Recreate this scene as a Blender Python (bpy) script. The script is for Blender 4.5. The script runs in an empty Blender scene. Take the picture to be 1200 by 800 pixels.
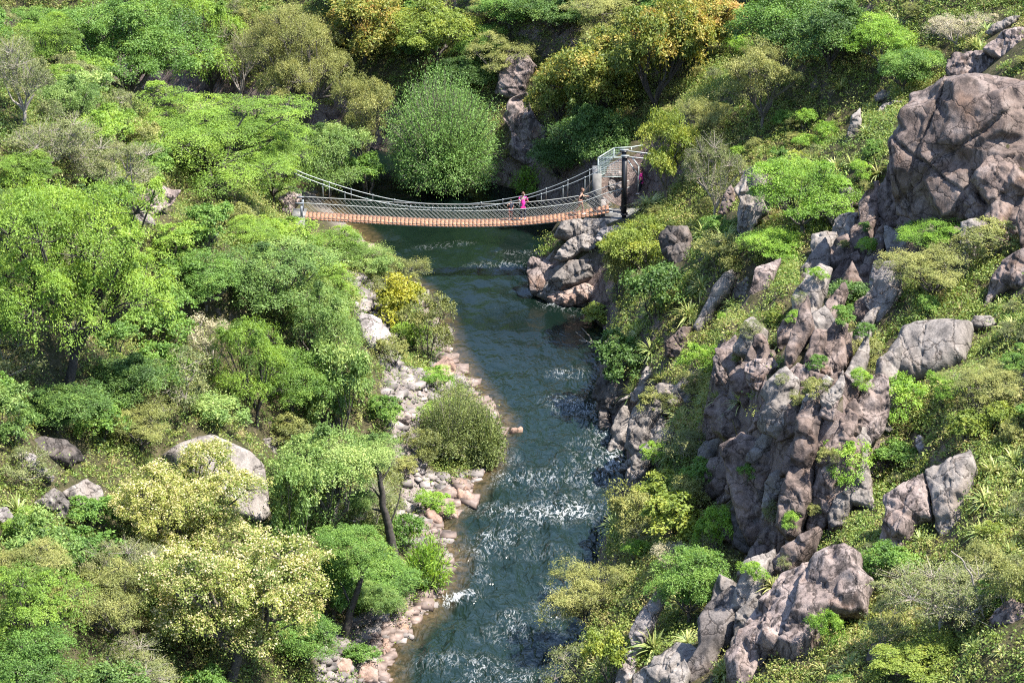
import bpy, math, random
import numpy as np
from mathutils import Vector, Matrix
from mathutils.geometry import delaunay_2d_cdt
random.seed(7); rng = np.random.default_rng(11)
scene = bpy.context.scene
COL = scene.collection
PI = math.pi

# ------------------------------------------------------------------ camera
CAMH, PITCH, F = 62.0, math.radians(22.5), 3403.0      # F in pixels of the 1200 px wide picture
CAM = np.array([0.0, 0.0, CAMH])
FWD = np.array([0, math.cos(PITCH), -math.sin(PITCH)]); UPV = np.array([0, math.sin(PITCH), math.cos(PITCH)]); RGT = np.array([1.0, 0, 0])
cd = bpy.data.cameras.new('camera'); cam = bpy.data.objects.new('camera', cd); COL.objects.link(cam)
cam.location = CAM; cam.rotation_euler = (PI/2 - PITCH, 0, 0)
cd.sensor_width = 36; cd.lens = 36*F/1200; cd.clip_start = 1; cd.clip_end = 3000
scene.camera = cam
def ray(px, py):
    d = FWD*F + RGT*(px-600) - UPV*(py-400)
    return d/np.linalg.norm(d)
def wpt(px, py, z=0.0):
    d = ray(px, py); t = (z-CAMH)/d[2]; return CAM + d*t
def at(px, py, Y):
    d = ray(px, py); return CAM + d*(Y/d[1])
def proj(P):
    q = np.asarray(P) - CAM; w = q@FWD
    return np.stack([600+F*(q@RGT)/w, 400-F*(q@UPV)/w, w], -1)

# ------------------------------------------------------------------ noise
def _h(ix, iy, iz):
    with np.errstate(over='ignore'):
        n = ix.astype(np.uint32)*np.uint32(374761393) + iy.astype(np.uint32)*np.uint32(668265263) + iz.astype(np.uint32)*np.uint32(2246822519)
        n = (n ^ (n >> np.uint32(13)))*np.uint32(1274126177)
        n = n ^ (n >> np.uint32(16))
    return n.astype(np.float64)/4294967295.0
def vnoise(p):
    p = np.asarray(p, float); i = np.floor(p).astype(np.int64); f = p-i; f = f*f*(3-2*f)
    r = 0
    for dx in (0, 1):
        for dy in (0, 1):
            for dz in (0, 1):
                w = (f[..., 0] if dx else 1-f[..., 0])*(f[..., 1] if dy else 1-f[..., 1])*(f[..., 2] if dz else 1-f[..., 2])
                r = r + w*_h(i[..., 0]+dx, i[..., 1]+dy, i[..., 2]+dz)
    return r*2-1
def fbm(p, oct=4):
    a, s, r = 1.0, 1.0, 0
    for k in range(oct):
        r = r + a*vnoise(np.asarray(p)*s + 17.3*k); a *= .5; s *= 2.03
    return r

# ------------------------------------------------------------------ river banks and terrain
LB = [(452,800),(456,760),(480,737),(516,694),(532,655),(512,612),(546,580),(572,545),(585,495),(545,440),(525,410),(515,375),(490,340),(445,310),(425,285)]
RB = [(668,800),(690,740),(700,655),(738,578),(733,520),(700,478),(702,440),(712,390),(688,360),(628,345),(622,318),(640,290),(668,270)]
left = [(-10,-80),(-10,40),(-8.5,85)] + [tuple(wpt(*p)[:2]) for p in LB] + [(-9,166),(-12.5,174),(-22,184),(-40,194),(-90,216)]
right = [(2,-80),(2,40),(2.2,85)] + [tuple(wpt(*p)[:2]) for p in RB] + [(3.2,170),(1,174.5),(-3,178),(-10,184),(-22,194),(-40,205),(-90,228)]
left, right = np.array(left, float), np.array(right, float)
poly_river = np.vstack([left, right[::-1]])
def segdist(P, line):
    best = np.full(P.shape[:-1], 1e9)
    for a, b in zip(line[:-1], line[1:]):
        ab = b-a; t = np.clip(((P-a)@ab)/(ab@ab), 0, 1)
        best = np.minimum(best, np.linalg.norm(P-(a+t[..., None]*ab), axis=-1))
    return best
def inpoly(P, poly):
    x, y = P[..., 0], P[..., 1]; r = np.zeros(x.shape, bool)
    for (x0, y0), (x1, y1) in zip(poly, np.roll(poly, -1, 0)):
        c = (y0 > y) != (y1 > y)
        r ^= c & (x < (x1-x0)*(y-y0)/((y1-y0) if y1 != y0 else 1e-9)+x0)
    return r
def soft(h, cap):
    return cap*np.tanh(h/cap)
def height(x, y, detail=True):
    P = np.stack([x, y], -1); dl, dr = segdist(P, left), segdist(P, right); ins = inpoly(P, poly_river)
    hl = np.where(dl < 2.2, .3*dl, .66+.80*(dl-2.2))
    hl = soft(hl, 40)
    back = np.clip((y-166)/10, 0, 1)
    hr = 2.6*(1-np.exp(-dr/1.1)) + .78*dr + back*dr*.02
    hr = soft(hr, 46)
    d = np.minimum(dl, dr)
    h = np.where(dl < dr, hl, hr)
    if detail:
        q = np.stack([x, y, 0*x], -1); rm = np.clip((d-.6)/4, 0, 1)
        h = h + rm*(1.1*fbm(q/9.0, 3) + .28*fbm(q/2.1+5, 3))
        st = np.sin(h*1.5 + 1.6*fbm(q/7+31, 2))
        h = h + np.where(dl >= dr, rm*.42*st, 0)
        h = h + np.clip(d/1.5, 0, 1)*.10*fbm(q/.6+9, 2)
        h = np.maximum(h, .05)
    fl = np.clip(1.25-np.hypot((x-6.9)/3.0, (y-160.1)/2.6), 0, .35)/.35; fl = fl*fl*(3-2*fl)
    h = h*(1-fl)+3.35*fl
    bed = -np.minimum(1.3, .5*d)
    return np.where(ins, bed, h)
def axis(lo, hi, a, b, fine, coarse):
    return np.concatenate([np.arange(lo, a, coarse), np.arange(a, b, fine), np.arange(b, hi+coarse, coarse)])
GX = axis(-320, 320, -46, 46, .36, 9); GY = axis(-120, 560, 84, 232, .36, 9)
XX, YY = np.meshgrid(GX, GY)
ZZ = height(XX, YY)
ZS = height(XX, YY, False)
def sample(Z, x, y):
    i = np.clip(np.searchsorted(GX, x)-1, 0, len(GX)-2); j = np.clip(np.searchsorted(GY, y)-1, 0, len(GY)-2)
    u = (x-GX[i])/(GX[i+1]-GX[i]); v = (y-GY[j])/(GY[j+1]-GY[j])
    return Z[j, i]*(1-u)*(1-v)+Z[j, i+1]*u*(1-v)+Z[j+1, i]*(1-u)*v+Z[j+1, i+1]*u*v
def gz(x, y): return float(sample(ZZ, np.array([x]), np.array([y]))[0])
TT = np.arange(60, 320, .25)
def hit(px, py):
    """where the line of sight meets the ground"""
    d = ray(px, py); P = CAM + TT[:, None]*d
    z = np.maximum(sample(ZZ, P[:, 0], P[:, 1]), 0.0)
    k = np.argmax(P[:, 2] < z)
    if P[k, 2] >= z[k]: k = len(TT)-1
    return P[k]
# cliffs: ground stepped up behind these base lines, levelling out uphill
def stepped(base, top, rise, run, back):
    global ZZ, ZS
    b = np.array([hit(*p)[:2] for p in base]); t = np.array([hit(*p)[:2] for p in top]); P = np.stack([XX, YY], -1)
    m = (XX > b[:, 0].min()-16) & (XX < b[:, 0].max()+16) & (YY > b[:, 1].min()-16) & (YY < b[:, 1].max()+16)
    q = P[m]; ins_ = inpoly(q, np.vstack([b, t])); d = segdist(q, b)*np.where(ins_, 1, -1)
    wob = .35*fbm(np.column_stack([q/1.6, 0*d]), 3)
    e = segdist(q, np.vstack([b[-1:], t, b[:1]])); up = np.clip((d+wob)/run, 0, 1); up = up*up*(3-2*up)
    dn = 1-np.clip((d-run)/back, 0, 1); amt = rise*up*dn*np.clip(e/2.0, 0, 1)*ins_
    ZZ[m] += amt*(1+.18*fbm(np.column_stack([q/2.2+9, 0*d]), 3)); ZS[m] += amt
stepped([(818,480),(826,545),(856,596),(878,662),(928,660),(985,612),(1038,568)], [(1075,470),(1010,330),(930,300),(850,380)], 4.6, 1.3, 8)
stepped([(1036,255),(1062,278),(1100,284),(1145,276),(1215,262)], [(1260,140),(1180,90),(1090,110),(1040,170)], 3.6, 1.2, 7)
def gnormal(x, y, e=1.2):
    f = lambda a, b: float(sample(ZS, np.array([a]), np.array([b]))[0])
    n = np.array([-(f(x+e, y)-f(x-e, y))/(2*e), -(f(x, y+e)-f(x, y-e))/(2*e), 1.0])
    return n/np.linalg.norm(n)

# ------------------------------------------------------------------ object helpers
def tag(o, label=None, cat=None, group=None, kind=None):
    if label: o['label'] = label
    if cat: o['category'] = cat
    if group: o['group'] = group
    if kind: o['kind'] = kind
    return o
def empty(name, loc=(0,0,0), rz=0):
    o = bpy.data.objects.new(name, None); COL.objects.link(o); o.location = loc; o.rotation_euler = (0, 0, rz); o.empty_display_size = .3
    return o
def mesh_np(name, V, faces, mat, smooth=False, attrs=None):
    """faces: list of int arrays (n,3) / (n,4)"""
    me = bpy.data.meshes.new(name); V = np.asarray(V, np.float32)
    faces = [np.asarray(f, np.int32) for f in faces if len(f)]
    me.vertices.add(len(V)); me.vertices.foreach_set('co', V.ravel())
    idx = np.concatenate([f.ravel() for f in faces]); tot = np.concatenate([np.full(len(f), f.shape[1], np.int32) for f in faces])
    st = np.concatenate([[0], np.cumsum(tot)[:-1]]).astype(np.int32)
    me.loops.add(len(idx)); me.loops.foreach_set('vertex_index', idx)
    me.polygons.add(len(tot)); me.polygons.foreach_set('loop_start', st); me.polygons.foreach_set('loop_total', tot)
    if smooth: me.polygons.foreach_set('use_smooth', np.ones(len(tot), bool))
    for k, a in (attrs or {}).items():
        at_ = me.attributes.new(k, 'FLOAT', 'POINT'); at_.data.foreach_set('value', np.asarray(a, np.float32))
    me.update(calc_edges=True)
    for m in (mat if isinstance(mat, (list, tuple)) else [mat]): me.materials.append(m)
    return me
def link(name, me, parent=None, loc=None):
    o = bpy.data.objects.new(name, me); COL.objects.link(o)
    if parent is not None: o.parent = parent
    if loc is not None: o.location = loc
    return o
class MB:
    """collects boxes, tubes and lumps into one mesh"""
    def __init__(s): s.V, s.Q, s.T, s.n = [], [], [], 0
    def add(s, V, Q=(), T=()):
        s.V.append(np.asarray(V, float))
        if len(Q): s.Q.append(np.asarray(Q)+s.n)
        if len(T): s.T.append(np.asarray(T)+s.n)
        s.n += len(V)
    def tube(s, pts, r, sides=6, cap=True):
        pts = np.asarray(pts, float); n = len(pts); r = np.broadcast_to(np.asarray(r, float), (n,))
        tan = np.gradient(pts, axis=0); tan /= np.linalg.norm(tan, axis=1)[:, None]+1e-12
        ref = np.array([0, 0, 1.0]) if abs(tan[:, 2]).mean() < .9 else np.array([1.0, 0, 0])
        a = np.cross(tan, ref); a /= np.linalg.norm(a, axis=1)[:, None]+1e-12; b = np.cross(tan, a)
        th = np.arange(sides)*2*PI/sides
        V = (pts[:, None]+r[:, None, None]*(np.cos(th)[None, :, None]*a[:, None]+np.sin(th)[None, :, None]*b[:, None])).reshape(-1, 3)
        i, j = np.meshgrid(np.arange(n-1), np.arange(sides), indexing='ij'); j2 = (j+1) % sides
        Q = np.stack([i*sides+j, i*sides+j2, (i+1)*sides+j2, (i+1)*sides+j], -1).reshape(-1, 4)
        T = []
        if cap:
            V = np.vstack([V, pts[:1], pts[-1:]]); c0, c1 = n*sides, n*sides+1
            for k in range(sides): T += [(c0, (k+1) % sides, k), (c1, (n-1)*sides+k, (n-1)*sides+(k+1) % sides)]
        s.add(V, Q, T)
    def box(s, c, size, R=None):
        x, y, z = np.array(size)/2
        V = np.array([(i*x, j*y, k*z) for i in (-1, 1) for j in (-1, 1) for k in (-1, 1)])
        if R is not None: V = V@np.asarray(R).T
        s.add(V+np.asarray(c), [(0,1,3,2),(4,6,7,5),(0,4,5,1),(2,3,7,6),(0,2,6,4),(1,5,7,3)])
    def mesh(s, name, mat, smooth=False):
        return mesh_np(name, np.vstack(s.V), [np.vstack(q) if q else [] for q in (s.Q, s.T)], mat, smooth)

# ------------------------------------------------------------------ materials
def mat_new(name):
    m = bpy.data.materials.new(name); m.use_nodes = True; nt = m.node_tree
    b = nt.nodes['Principled BSDF']
    return m, nt, b, nt.nodes['Material Output']
def N(nt, t, **kw):
    n = nt.nodes.new(t)
    for k, v in kw.items():
        if k in n.inputs.keys() if hasattr(n.inputs, 'keys') else False: n.inputs[k].default_value = v
        else: setattr(n, k, v)
    return n
def ramp(nt, stops, interp='LINEAR'):
    r = nt.nodes.new('ShaderNodeValToRGB'); r.color_ramp.interpolation = interp
    e = r.color_ramp.elements
    while len(e) < len(stops): e.new(.5)
    for el, (p, c) in zip(e, stops): el.position = p; el.color = (*c, 1) if len(c) == 3 else c
    return r
def noise(nt, vec, scale, detail=4, rough=.55, dist=0):
    n = nt.nodes.new('ShaderNodeTexNoise'); n.inputs['Scale'].default_value = scale; n.inputs['Detail'].default_value = detail
    n.inputs['Roughness'].default_value = rough; n.inputs['Distortion'].default_value = dist
    if vec is not None: nt.links.new(vec, n.inputs['Vector'])
    return n
def mixc(nt, fac, a, b, mode='MIX'):
    m = nt.nodes.new('ShaderNodeMix'); m.data_type = 'RGBA'; m.blend_type = mode
    for s, v in ((0, fac), (6, a), (7, b)):
        if hasattr(v, 'is_linked') or hasattr(v, 'links'): nt.links.new(v, m.inputs[s])
        elif s == 0: m.inputs[0].default_value = v
        else: m.inputs[s].default_value = (*v, 1) if len(v) == 3 else v
    return m.outputs[2]
def math_(nt, op, a, b=None, clamp=False):
    m = nt.nodes.new('ShaderNodeMath'); m.operation = op; m.use_clamp = clamp
    for s, v in ((0, a), (1, b)):
        if v is None: continue
        if hasattr(v, 'links'): nt.links.new(v, m.inputs[s])
        else: m.inputs[s].default_value = v
    return m.outputs[0]
def plain(name, col, rough=.6, metal=0, var=.12, scale=6):
    m, nt, b, out = mat_new(name)
    tc = nt.nodes.new('ShaderNodeTexCoord'); n = noise(nt, tc.outputs['Object'], scale, 4)
    r = ramp(nt, [(.3, tuple(c*(1-var*1.6) for c in col)), (.7, tuple(min(1, c*(1+var)) for c in col))])
    nt.links.new(n.outputs['Fac'], r.inputs['Fac']); nt.links.new(r.outputs['Color'], b.inputs['Base Color'])
    b.inputs['Roughness'].default_value = rough; b.inputs['Metallic'].default_value = metal
    return m
def leafmat(name, stops, trans=.32, rough=.55):
    """stops: colours over the leaf's own random value"""
    if name not in ('cream_petal', 'straw_blade'): stops = [(p, (c[0]*1.56+.010, c[1]*1.29+.010, c[2]*1.05+.005)) for p, c in stops]
    stops = [(p, tuple(.25*c[0]*.06+.66*c[1]*.06+.09*c[2]*.06+k*.94 for k in c)) for p, c in stops]
    m, nt, b, out = mat_new(name)
    at_ = N(nt, 'ShaderNodeAttribute', attribute_name='var')
    oi = nt.nodes.new('ShaderNodeObjectInfo')
    v = math_(nt, 'ADD', at_.outputs['Fac'], math_(nt, 'MULTIPLY', math_(nt, 'SUBTRACT', oi.outputs['Random'], .5), .3))
    r = ramp(nt, stops); nt.links.new(v, r.inputs['Fac'])
    nt.links.new(r.outputs['Color'], b.inputs['Base Color']); b.inputs['Roughness'].default_value = rough
    b.inputs['Specular IOR Level'].default_value = .35
    tr = nt.nodes.new('ShaderNodeBsdfTranslucent'); hs = nt.nodes.new('ShaderNodeHueSaturation')
    hs.inputs['Hue'].default_value = .485; hs.inputs['Saturation'].default_value = 1.1; hs.inputs['Value'].default_value = 1.25
    nt.links.new(r.outputs['Color'], hs.inputs['Color']); nt.links.new(hs.outputs['Color'], tr.inputs['Color'])
    mx = nt.nodes.new('ShaderNodeMixShader'); mx.inputs[0].default_value = trans
    nt.links.new(b.outputs[0], mx.inputs[1]); nt.links.new(tr.outputs[0], mx.inputs[2]); nt.links.new(mx.outputs[0], out.inputs['Surface'])
    return m
LM = {
 'lime':   leafmat('lime_leaf',   [(0,(.055,.125,.018)),(.45,(.11,.23,.026)),(1,(.19,.33,.04))], .4),
 'green':  leafmat('green_leaf',  [(0,(.03,.085,.015)),(.5,(.065,.165,.024)),(1,(.13,.25,.04))], .36),
 'cool':   leafmat('cool_leaf',   [(0,(.038,.095,.022)),(.5,(.095,.195,.043)),(1,(.20,.31,.095))], .34),
 'olive':  leafmat('olive_leaf',  [(0,(.065,.095,.028)),(.5,(.135,.18,.05)),(1,(.22,.26,.085))], .34),
 'scrub':  leafmat('scrub_leaf',  [(0,(.05,.085,.03)),(.5,(.11,.155,.055)),(1,(.19,.225,.10))], .3),
 'gold':   leafmat('gold_leaf',   [(0,(.045,.085,.014)),(.38,(.10,.155,.02)),(.60,(.19,.205,.034)),(.85,(.29,.25,.065)),(1,(.36,.25,.10))], .36),
 'dark':   leafmat('dark_leaf',   [(0,(.02,.058,.012)),(.5,(.045,.115,.02)),(1,(.10,.19,.035))], .3),
 'willow': leafmat('willow_leaf', [(0,(.045,.13,.03)),(.5,(.095,.225,.055)),(1,(.17,.33,.095))], .36),
 'yellow': leafmat('yellow_leaf', [(0,(.07,.125,.014)),(.5,(.125,.205,.026)),(1,(.225,.285,.045))], .4),
 'sun':    leafmat('sunny_yellow_leaf', [(0,(.085,.13,.01)),(.5,(.185,.235,.016)),(1,(.30,.325,.03))], .4),
 'silver': leafmat('silver_leaf', [(0,(.13,.15,.10)),(.5,(.24,.26,.18)),(1,(.38,.39,.30))], .25),
 'bright': leafmat('bright_leaf', [(0,(.055,.14,.014)),(.5,(.11,.25,.022)),(1,(.20,.36,.045))], .4),
 'bloss':  leafmat('flowering_leaf', [(0,(.05,.10,.018)),(.5,(.115,.18,.032)),(1,(.22,.27,.06))], .34),
 'river':  leafmat('riverside_leaf', [(0,(.06,.11,.035)),(.5,(.125,.19,.06)),(1,(.22,.29,.12))], .34),
 'strap':  leafmat('strap_leaf',  [(0,(.06,.12,.045)),(.5,(.17,.25,.085)),(1,(.40,.43,.21))], .25, .45),
 'straw':  leafmat('straw_blade', [(0,(.16,.14,.05)),(.5,(.30,.25,.10)),(1,(.48,.39,.19))], .3),
 'brush':  leafmat('brush_leaf',  [(0,(.035,.085,.015)),(.3,(.075,.155,.026)),(.55,(.12,.19,.038)),(.8,(.17,.22,.06)),(1,(.24,.245,.11))], .34),
 'petal':  leafmat('cream_petal', [(0,(.42,.38,.13)),(.5,(.64,.55,.25)),(1,(.78,.68,.37))], .35),
}
BARK = plain('grey_bark', (.105,.09,.075), .9, 0, .35, 9)
DARKBARK = plain('dark_bark', (.05,.042,.036), .9, 0, .35, 9)
PALETWIG = plain('pale_twig', (.30,.26,.22), .9, 0, .25, 9)
def rockmat(name, base, dark, light, stain, lichen=.85, bump=.7):
    base, dark, light, stain = [tuple(x*.58+.008 for x in c) for c in (base, dark, light, stain)]
    m, nt, b, out = mat_new(name)
    tc = nt.nodes.new('ShaderNodeTexCoord'); oi = nt.nodes.new('ShaderNodeObjectInfo')
    ad = nt.nodes.new('ShaderNodeVectorMath'); ad.operation = 'ADD'; nt.links.new(tc.outputs['Object'], ad.inputs[0])
    cb = nt.nodes.new('ShaderNodeCombineXYZ'); rr = math_(nt, 'MULTIPLY', oi.outputs['Random'], 43.0)
    for k in range(3): nt.links.new(rr, cb.inputs[k])
    nt.links.new(cb.outputs[0], ad.inputs[1]); v = ad.outputs[0]
    n1 = noise(nt, v, .9, 6, .62, .4); r1 = ramp(nt, [(.3, dark), (.47, base), (.68, light)]); nt.links.new(n1.outputs['Fac'], r1.inputs['Fac'])
    # streaks of dark lichen running down the rock
    mp = nt.nodes.new('ShaderNodeMapping'); mp.inputs['Scale'].default_value = (1.6, 1.6, .55); nt.links.new(v, mp.inputs['Vector'])
    n2 = noise(nt, mp.outputs[0], 1.7, 7, .7, .3); r2 = ramp(nt, [(.49, (0,0,0)), (.585, (lichen,)*3)]); nt.links.new(n2.outputs['Fac'], r2.inputs['Fac'])
    c = mixc(nt, r2.outputs['Color'], r1.outputs['Color'], tuple(x*.28 for x in dark))
    n3 = noise(nt, v, .55, 3); r3 = ramp(nt, [(.57, (0,0,0)), (.70, (.55,)*3)]); nt.links.new(n3.outputs['Fac'], r3.inputs['Fac'])
    c = mixc(nt, r3.outputs['Color'], c, stain)
    n4 = noise(nt, v, 14, 5, .7); r4 = ramp(nt, [(.3, (.62,.62,.62)), (.7, (1.25,1.25,1.25))]); nt.links.new(n4.outputs['Fac'], r4.inputs['Fac'])
    c = mixc(nt, 1.0, c, r4.outputs['Color'], 'MULTIPLY')
    # tone differs from rock to rock
    tone = math_(nt, 'ADD', math_(nt, 'MULTIPLY', oi.outputs['Random'], .35), .82)
    cc = nt.nodes.new('ShaderNodeCombineColor')
    for k in range(3): nt.links.new(tone, cc.inputs[k])
    c = mixc(nt, 1.0, c, cc.outputs[0], 'MULTIPLY')
    vo = nt.nodes.new('ShaderNodeTexVoronoi'); vo.feature = 'DISTANCE_TO_EDGE'; vo.inputs['Scale'].default_value = .8
    nd = nt.nodes.new('ShaderNodeVectorMath'); nd.operation = 'ADD'; nt.links.new(v, nd.inputs[0])
    nv = noise(nt, v, 2.2, 4); sc = nt.nodes.new('ShaderNodeVectorMath'); sc.operation = 'SCALE'; sc.inputs['Scale'].default_value = .7
    nt.links.new(nv.outputs['Color'], sc.inputs[0]); nt.links.new(sc.outputs[0], nd.inputs[1]); nt.links.new(nd.outputs[0], vo.inputs['Vector'])
    rc = ramp(nt, [(0, (.16,.14,.13)), (.03, (1,1,1))]); nt.links.new(vo.outputs['Distance'], rc.inputs['Fac'])
    c = mixc(nt, .9, c, rc.outputs['Color'], 'MULTIPLY')
    nt.links.new(c, b.inputs['Base Color']); b.inputs['Roughness'].default_value = .88; b.inputs['Specular IOR Level'].default_value = .25
    hgt = math_(nt, 'ADD', math_(nt, 'MULTIPLY', n2.outputs['Fac'], .08), math_(nt, 'ADD', math_(nt, 'MULTIPLY', n4.outputs['Fac'], .34), math_(nt, 'MULTIPLY', math_(nt, 'MINIMUM', vo.outputs['Distance'], .06), 4.0)))
    bp = nt.nodes.new('ShaderNodeBump'); bp.inputs['Strength'].default_value = bump; bp.inputs['Distance'].default_value = .13
    nt.links.new(hgt, bp.inputs['Height']); nt.links.new(bp.outputs[0], b.inputs['Normal'])
    return m
RM = {
 'pink': rockmat('pink_granite', (.32,.245,.215), (.16,.122,.11), (.44,.36,.325), (.34,.20,.13)),
 'grey': rockmat('grey_granite', (.29,.25,.22), (.16,.14,.125), (.40,.355,.315), (.33,.26,.21), .4),
 'pale': rockmat('pale_granite', (.38,.33,.31), (.22,.19,.175), (.50,.45,.42), (.42,.31,.25), .3),
 'dark': rockmat('dark_granite', (.15,.125,.11), (.07,.06,.055), (.24,.205,.185), (.2,.14,.11), .6),  # close to the grey granite's hue, in a much darker tone
 'red':  rockmat('red_river_rock', (.38,.25,.19), (.20,.13,.10), (.50,.39,.33), (.42,.23,.13), .15),
 'brown': rockmat('brown_cliff', (.24,.173,.142), (.095,.07,.062), (.36,.285,.25), (.28,.16,.10), .55),
}
# ------------------------------------------------------------------ ground
def pxpoly_world(pts): return np.array([hit(*p)[:2] for p in pts])
SCREE = [[(395,318),(428,330),(456,370),(474,430),(530,416),(537,450),(496,490),(486,530),(510,558),(550,572),(556,590),(522,615),(500,642),(474,650),(462,605),(470,560),(456,500),(440,410),(410,350)],
         [(380,735),(440,715),(462,735),(456,800),(366,800)]]
SCREEW = [pxpoly_world(p) for p in SCREE]
P2 = np.stack([XX, YY], -1)
dlg = segdist(P2, left); drg = segdist(P2, right)
scr = np.zeros(XX.shape)
for s in SCREEW: scr = np.maximum(scr, inpoly(P2, s).astype(float))
scr = np.maximum(scr, np.clip(1.6-np.minimum(dlg, drg), 0, 1)*(dlg < drg)*.8)
ny, nx = XX.shape
i, j = np.meshgrid(np.arange(ny-1), np.arange(nx-1), indexing='ij'); a = i*nx+j
gq = np.stack([a, a+1, a+nx+1, a+nx], -1).reshape(-1, 4)
m, nt, b, out = mat_new('hillside_ground')
tc = nt.nodes.new('ShaderNodeTexCoord'); v = tc.outputs['Object']
n1 = noise(nt, v, .35, 5); n2 = noise(nt, v, 3.5, 6, .7); n3 = noise(nt, v, 11, 5, .75)
r1 = ramp(nt, [(.3, (.035,.04,.015)), (.5, (.065,.06,.026)), (.7, (.11,.088,.048))]); nt.links.new(n1.outputs['Fac'], r1.inputs['Fac'])
r2 = ramp(nt, [(.35, (.03,.042,.012)), (.5, (.06,.055,.028)), (.68, (.15,.12,.08))]); nt.links.new(n2.outputs['Fac'], r2.inputs['Fac'])
c = mixc(nt, .6, r1.outputs['Color'], r2.outputs['Color'])
at_ = N(nt, 'ShaderNodeAttribute', attribute_name='scree')
r3 = ramp(nt, [(.32, (.10,.08,.07)), (.5, (.24,.20,.18)), (.7, (.36,.315,.29))]); nt.links.new(n3.outputs['Fac'], r3.inputs['Fac'])
c = mixc(nt, at_.outputs['Fac'], c, r3.outputs['Color'])
ge = nt.nodes.new('ShaderNodeNewGeometry'); sx = nt.nodes.new('ShaderNodeSeparateXYZ'); nt.links.new(ge.outputs['True Normal'], sx.inputs[0])
st = ramp(nt, [(.48, (1,1,1)), (.62, (0,0,0))]); nt.links.new(sx.outputs[2], st.inputs['Fac'])
n5 = noise(nt, v, 1.1, 8, .68, .5); rk = ramp(nt, [(.34, (.045,.034,.03)), (.46, (.17,.125,.108)), (.62, (.26,.205,.18)), (.75, (.33,.28,.255))]); nt.links.new(n5.outputs['Fac'], rk.inputs['Fac'])
vo = nt.nodes.new('ShaderNodeTexVoronoi'); vo.feature = 'DISTANCE_TO_EDGE'; vo.inputs['Scale'].default_value = .55
nd = nt.nodes.new('ShaderNodeVectorMath'); nd.operation = 'MULTIPLY_ADD'; nd.inputs[1].default_value = (1.1,1.1,1.1); nt.links.new(n5.outputs['Color'], nd.inputs[0]); nt.links.new(v, nd.inputs[2]); nt.links.new(nd.outputs[0], vo.inputs['Vector'])
rv = ramp(nt, [(0, (.2,.18,.17)), (.04, (1,1,1))]); nt.links.new(vo.outputs['Distance'], rv.inputs['Fac']); rkc = mixc(nt, .8, rk.outputs['Color'], rv.outputs['Color'], 'MULTIPLY')
c = mixc(nt, st.outputs['Color'], c, rkc)
nt.links.new(c, b.inputs['Base Color']); b.inputs['Roughness'].default_value = .95; b.inputs['Specular IOR Level'].default_value = .15
bp = nt.nodes.new('ShaderNodeBump'); bp.inputs['Strength'].default_value = .8; bp.inputs['Distance'].default_value = .25
nt.links.new(n3.outputs['Fac'], bp.inputs['Height']); nt.links.new(bp.outputs[0], b.inputs['Normal'])
GROUND = m
g = link('ground', mesh_np('ground', np.stack([XX, YY, ZZ], -1).reshape(-1, 3), [gq], GROUND, True, {'scree': scr.ravel()}))
tag(g, 'steep brushy gorge sides of stony soil dropping to the river', 'hillside', kind='structure')

# ------------------------------------------------------------------ river
cs = .20
WX = np.arange(-70, 16, cs); WY = np.arange(40, 222, cs)
wx, wy = np.meshgrid(WX, WY); Pw = np.stack([wx, wy], -1)
ins = inpoly(Pw, poly_river); dw = np.minimum(segdist(Pw, left), segdist(Pw, right))
keep = ins | (dw < .7)
# white water: rapids and standing waves at fixed spots on the river
spots = [(665,437,26,7,.8),(682,478,34,12,1),(655,470,25,8,.5),(603,598,60,10,.8),(640,607,42,10,.9),(590,630,36,10,.8),(570,646,26,8,.55),(532,703,26,5,1.6),(545,698,18,4,1.2),
         (715,500,22,16,.9),(700,530,36,20,.7),(722,540,16,20,.8),(690,560,40,14,.5),(655,357,26,7,.9),(622,338,14,6,.8),(690,370,22,7,.7),(590,312,46,7,.55),(610,297,40,5,.4),
         (560,775,50,12,.42),(600,745,60,10,.42),(625,790,44,10,.5),(575,800,40,8,.6),(520,660,30,10,.5),(640,650,44,10,.4),(690,600,30,20,.5),(615,560,60,10,.4),(505,780,40,14,.35),(602,722,22,8,.7),(598,735,20,6,.6),(655,700,25,20,.4),
         (505,290,30,4,.35),(540,285,30,4,.3)]
foam = np.clip((153-wy)/14, 0, 1)*np.clip(-.13+.5*fbm(np.stack([wx/1.6, wy/3.2, 0*wx], -1), 3), 0, .8); pw = proj(np.stack([wx, wy, 0*wx], -1))
for (px, py, ax, ay, s) in spots:
    foam += .85*s*np.exp(-((pw[..., 0]-px)/ax)**2-((pw[..., 1]-py)/ay)**2)
rough_ = np.clip((152-wy)/22, .22, 1)
flow = np.stack([wx*1.0, wy*.55, 0*wx], -1)
zz = rough_*(.30*(.5-np.abs(fbm(flow/1.5, 3)))*.8 + .15*fbm(flow/.62+7, 3)) + .10*np.clip(foam, 0, 1)*fbm(flow/.5+3, 3) + .12*np.clip(foam, 0, 1.2)
zz *= np.clip(dw/.5, .15, 1)
idx = -np.ones(wx.shape, int); kk = keep[:-1, :-1] & keep[1:, :-1] & keep[:-1, 1:] & keep[1:, 1:]
use = np.zeros(wx.shape, bool); use[:-1, :-1] |= kk; use[1:, :-1] |= kk; use[:-1, 1:] |= kk; use[1:, 1:] |= kk
idx[use] = np.arange(use.sum())
ii, jj = np.nonzero(kk)
wq = np.stack([idx[ii, jj], idx[ii, jj+1], idx[ii+1, jj+1], idx[ii+1, jj]], -1)
m, nt, b, out = mat_new('river_water')
tc = nt.nodes.new('ShaderNodeTexCoord'); v = tc.outputs['Object']
mp = nt.nodes.new('ShaderNodeMapping'); mp.inputs['Scale'].default_value = (1, .55, 1); mp.inputs['Rotation'].default_value = (0, 0, .12); nt.links.new(v, mp.inputs['Vector'])
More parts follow.
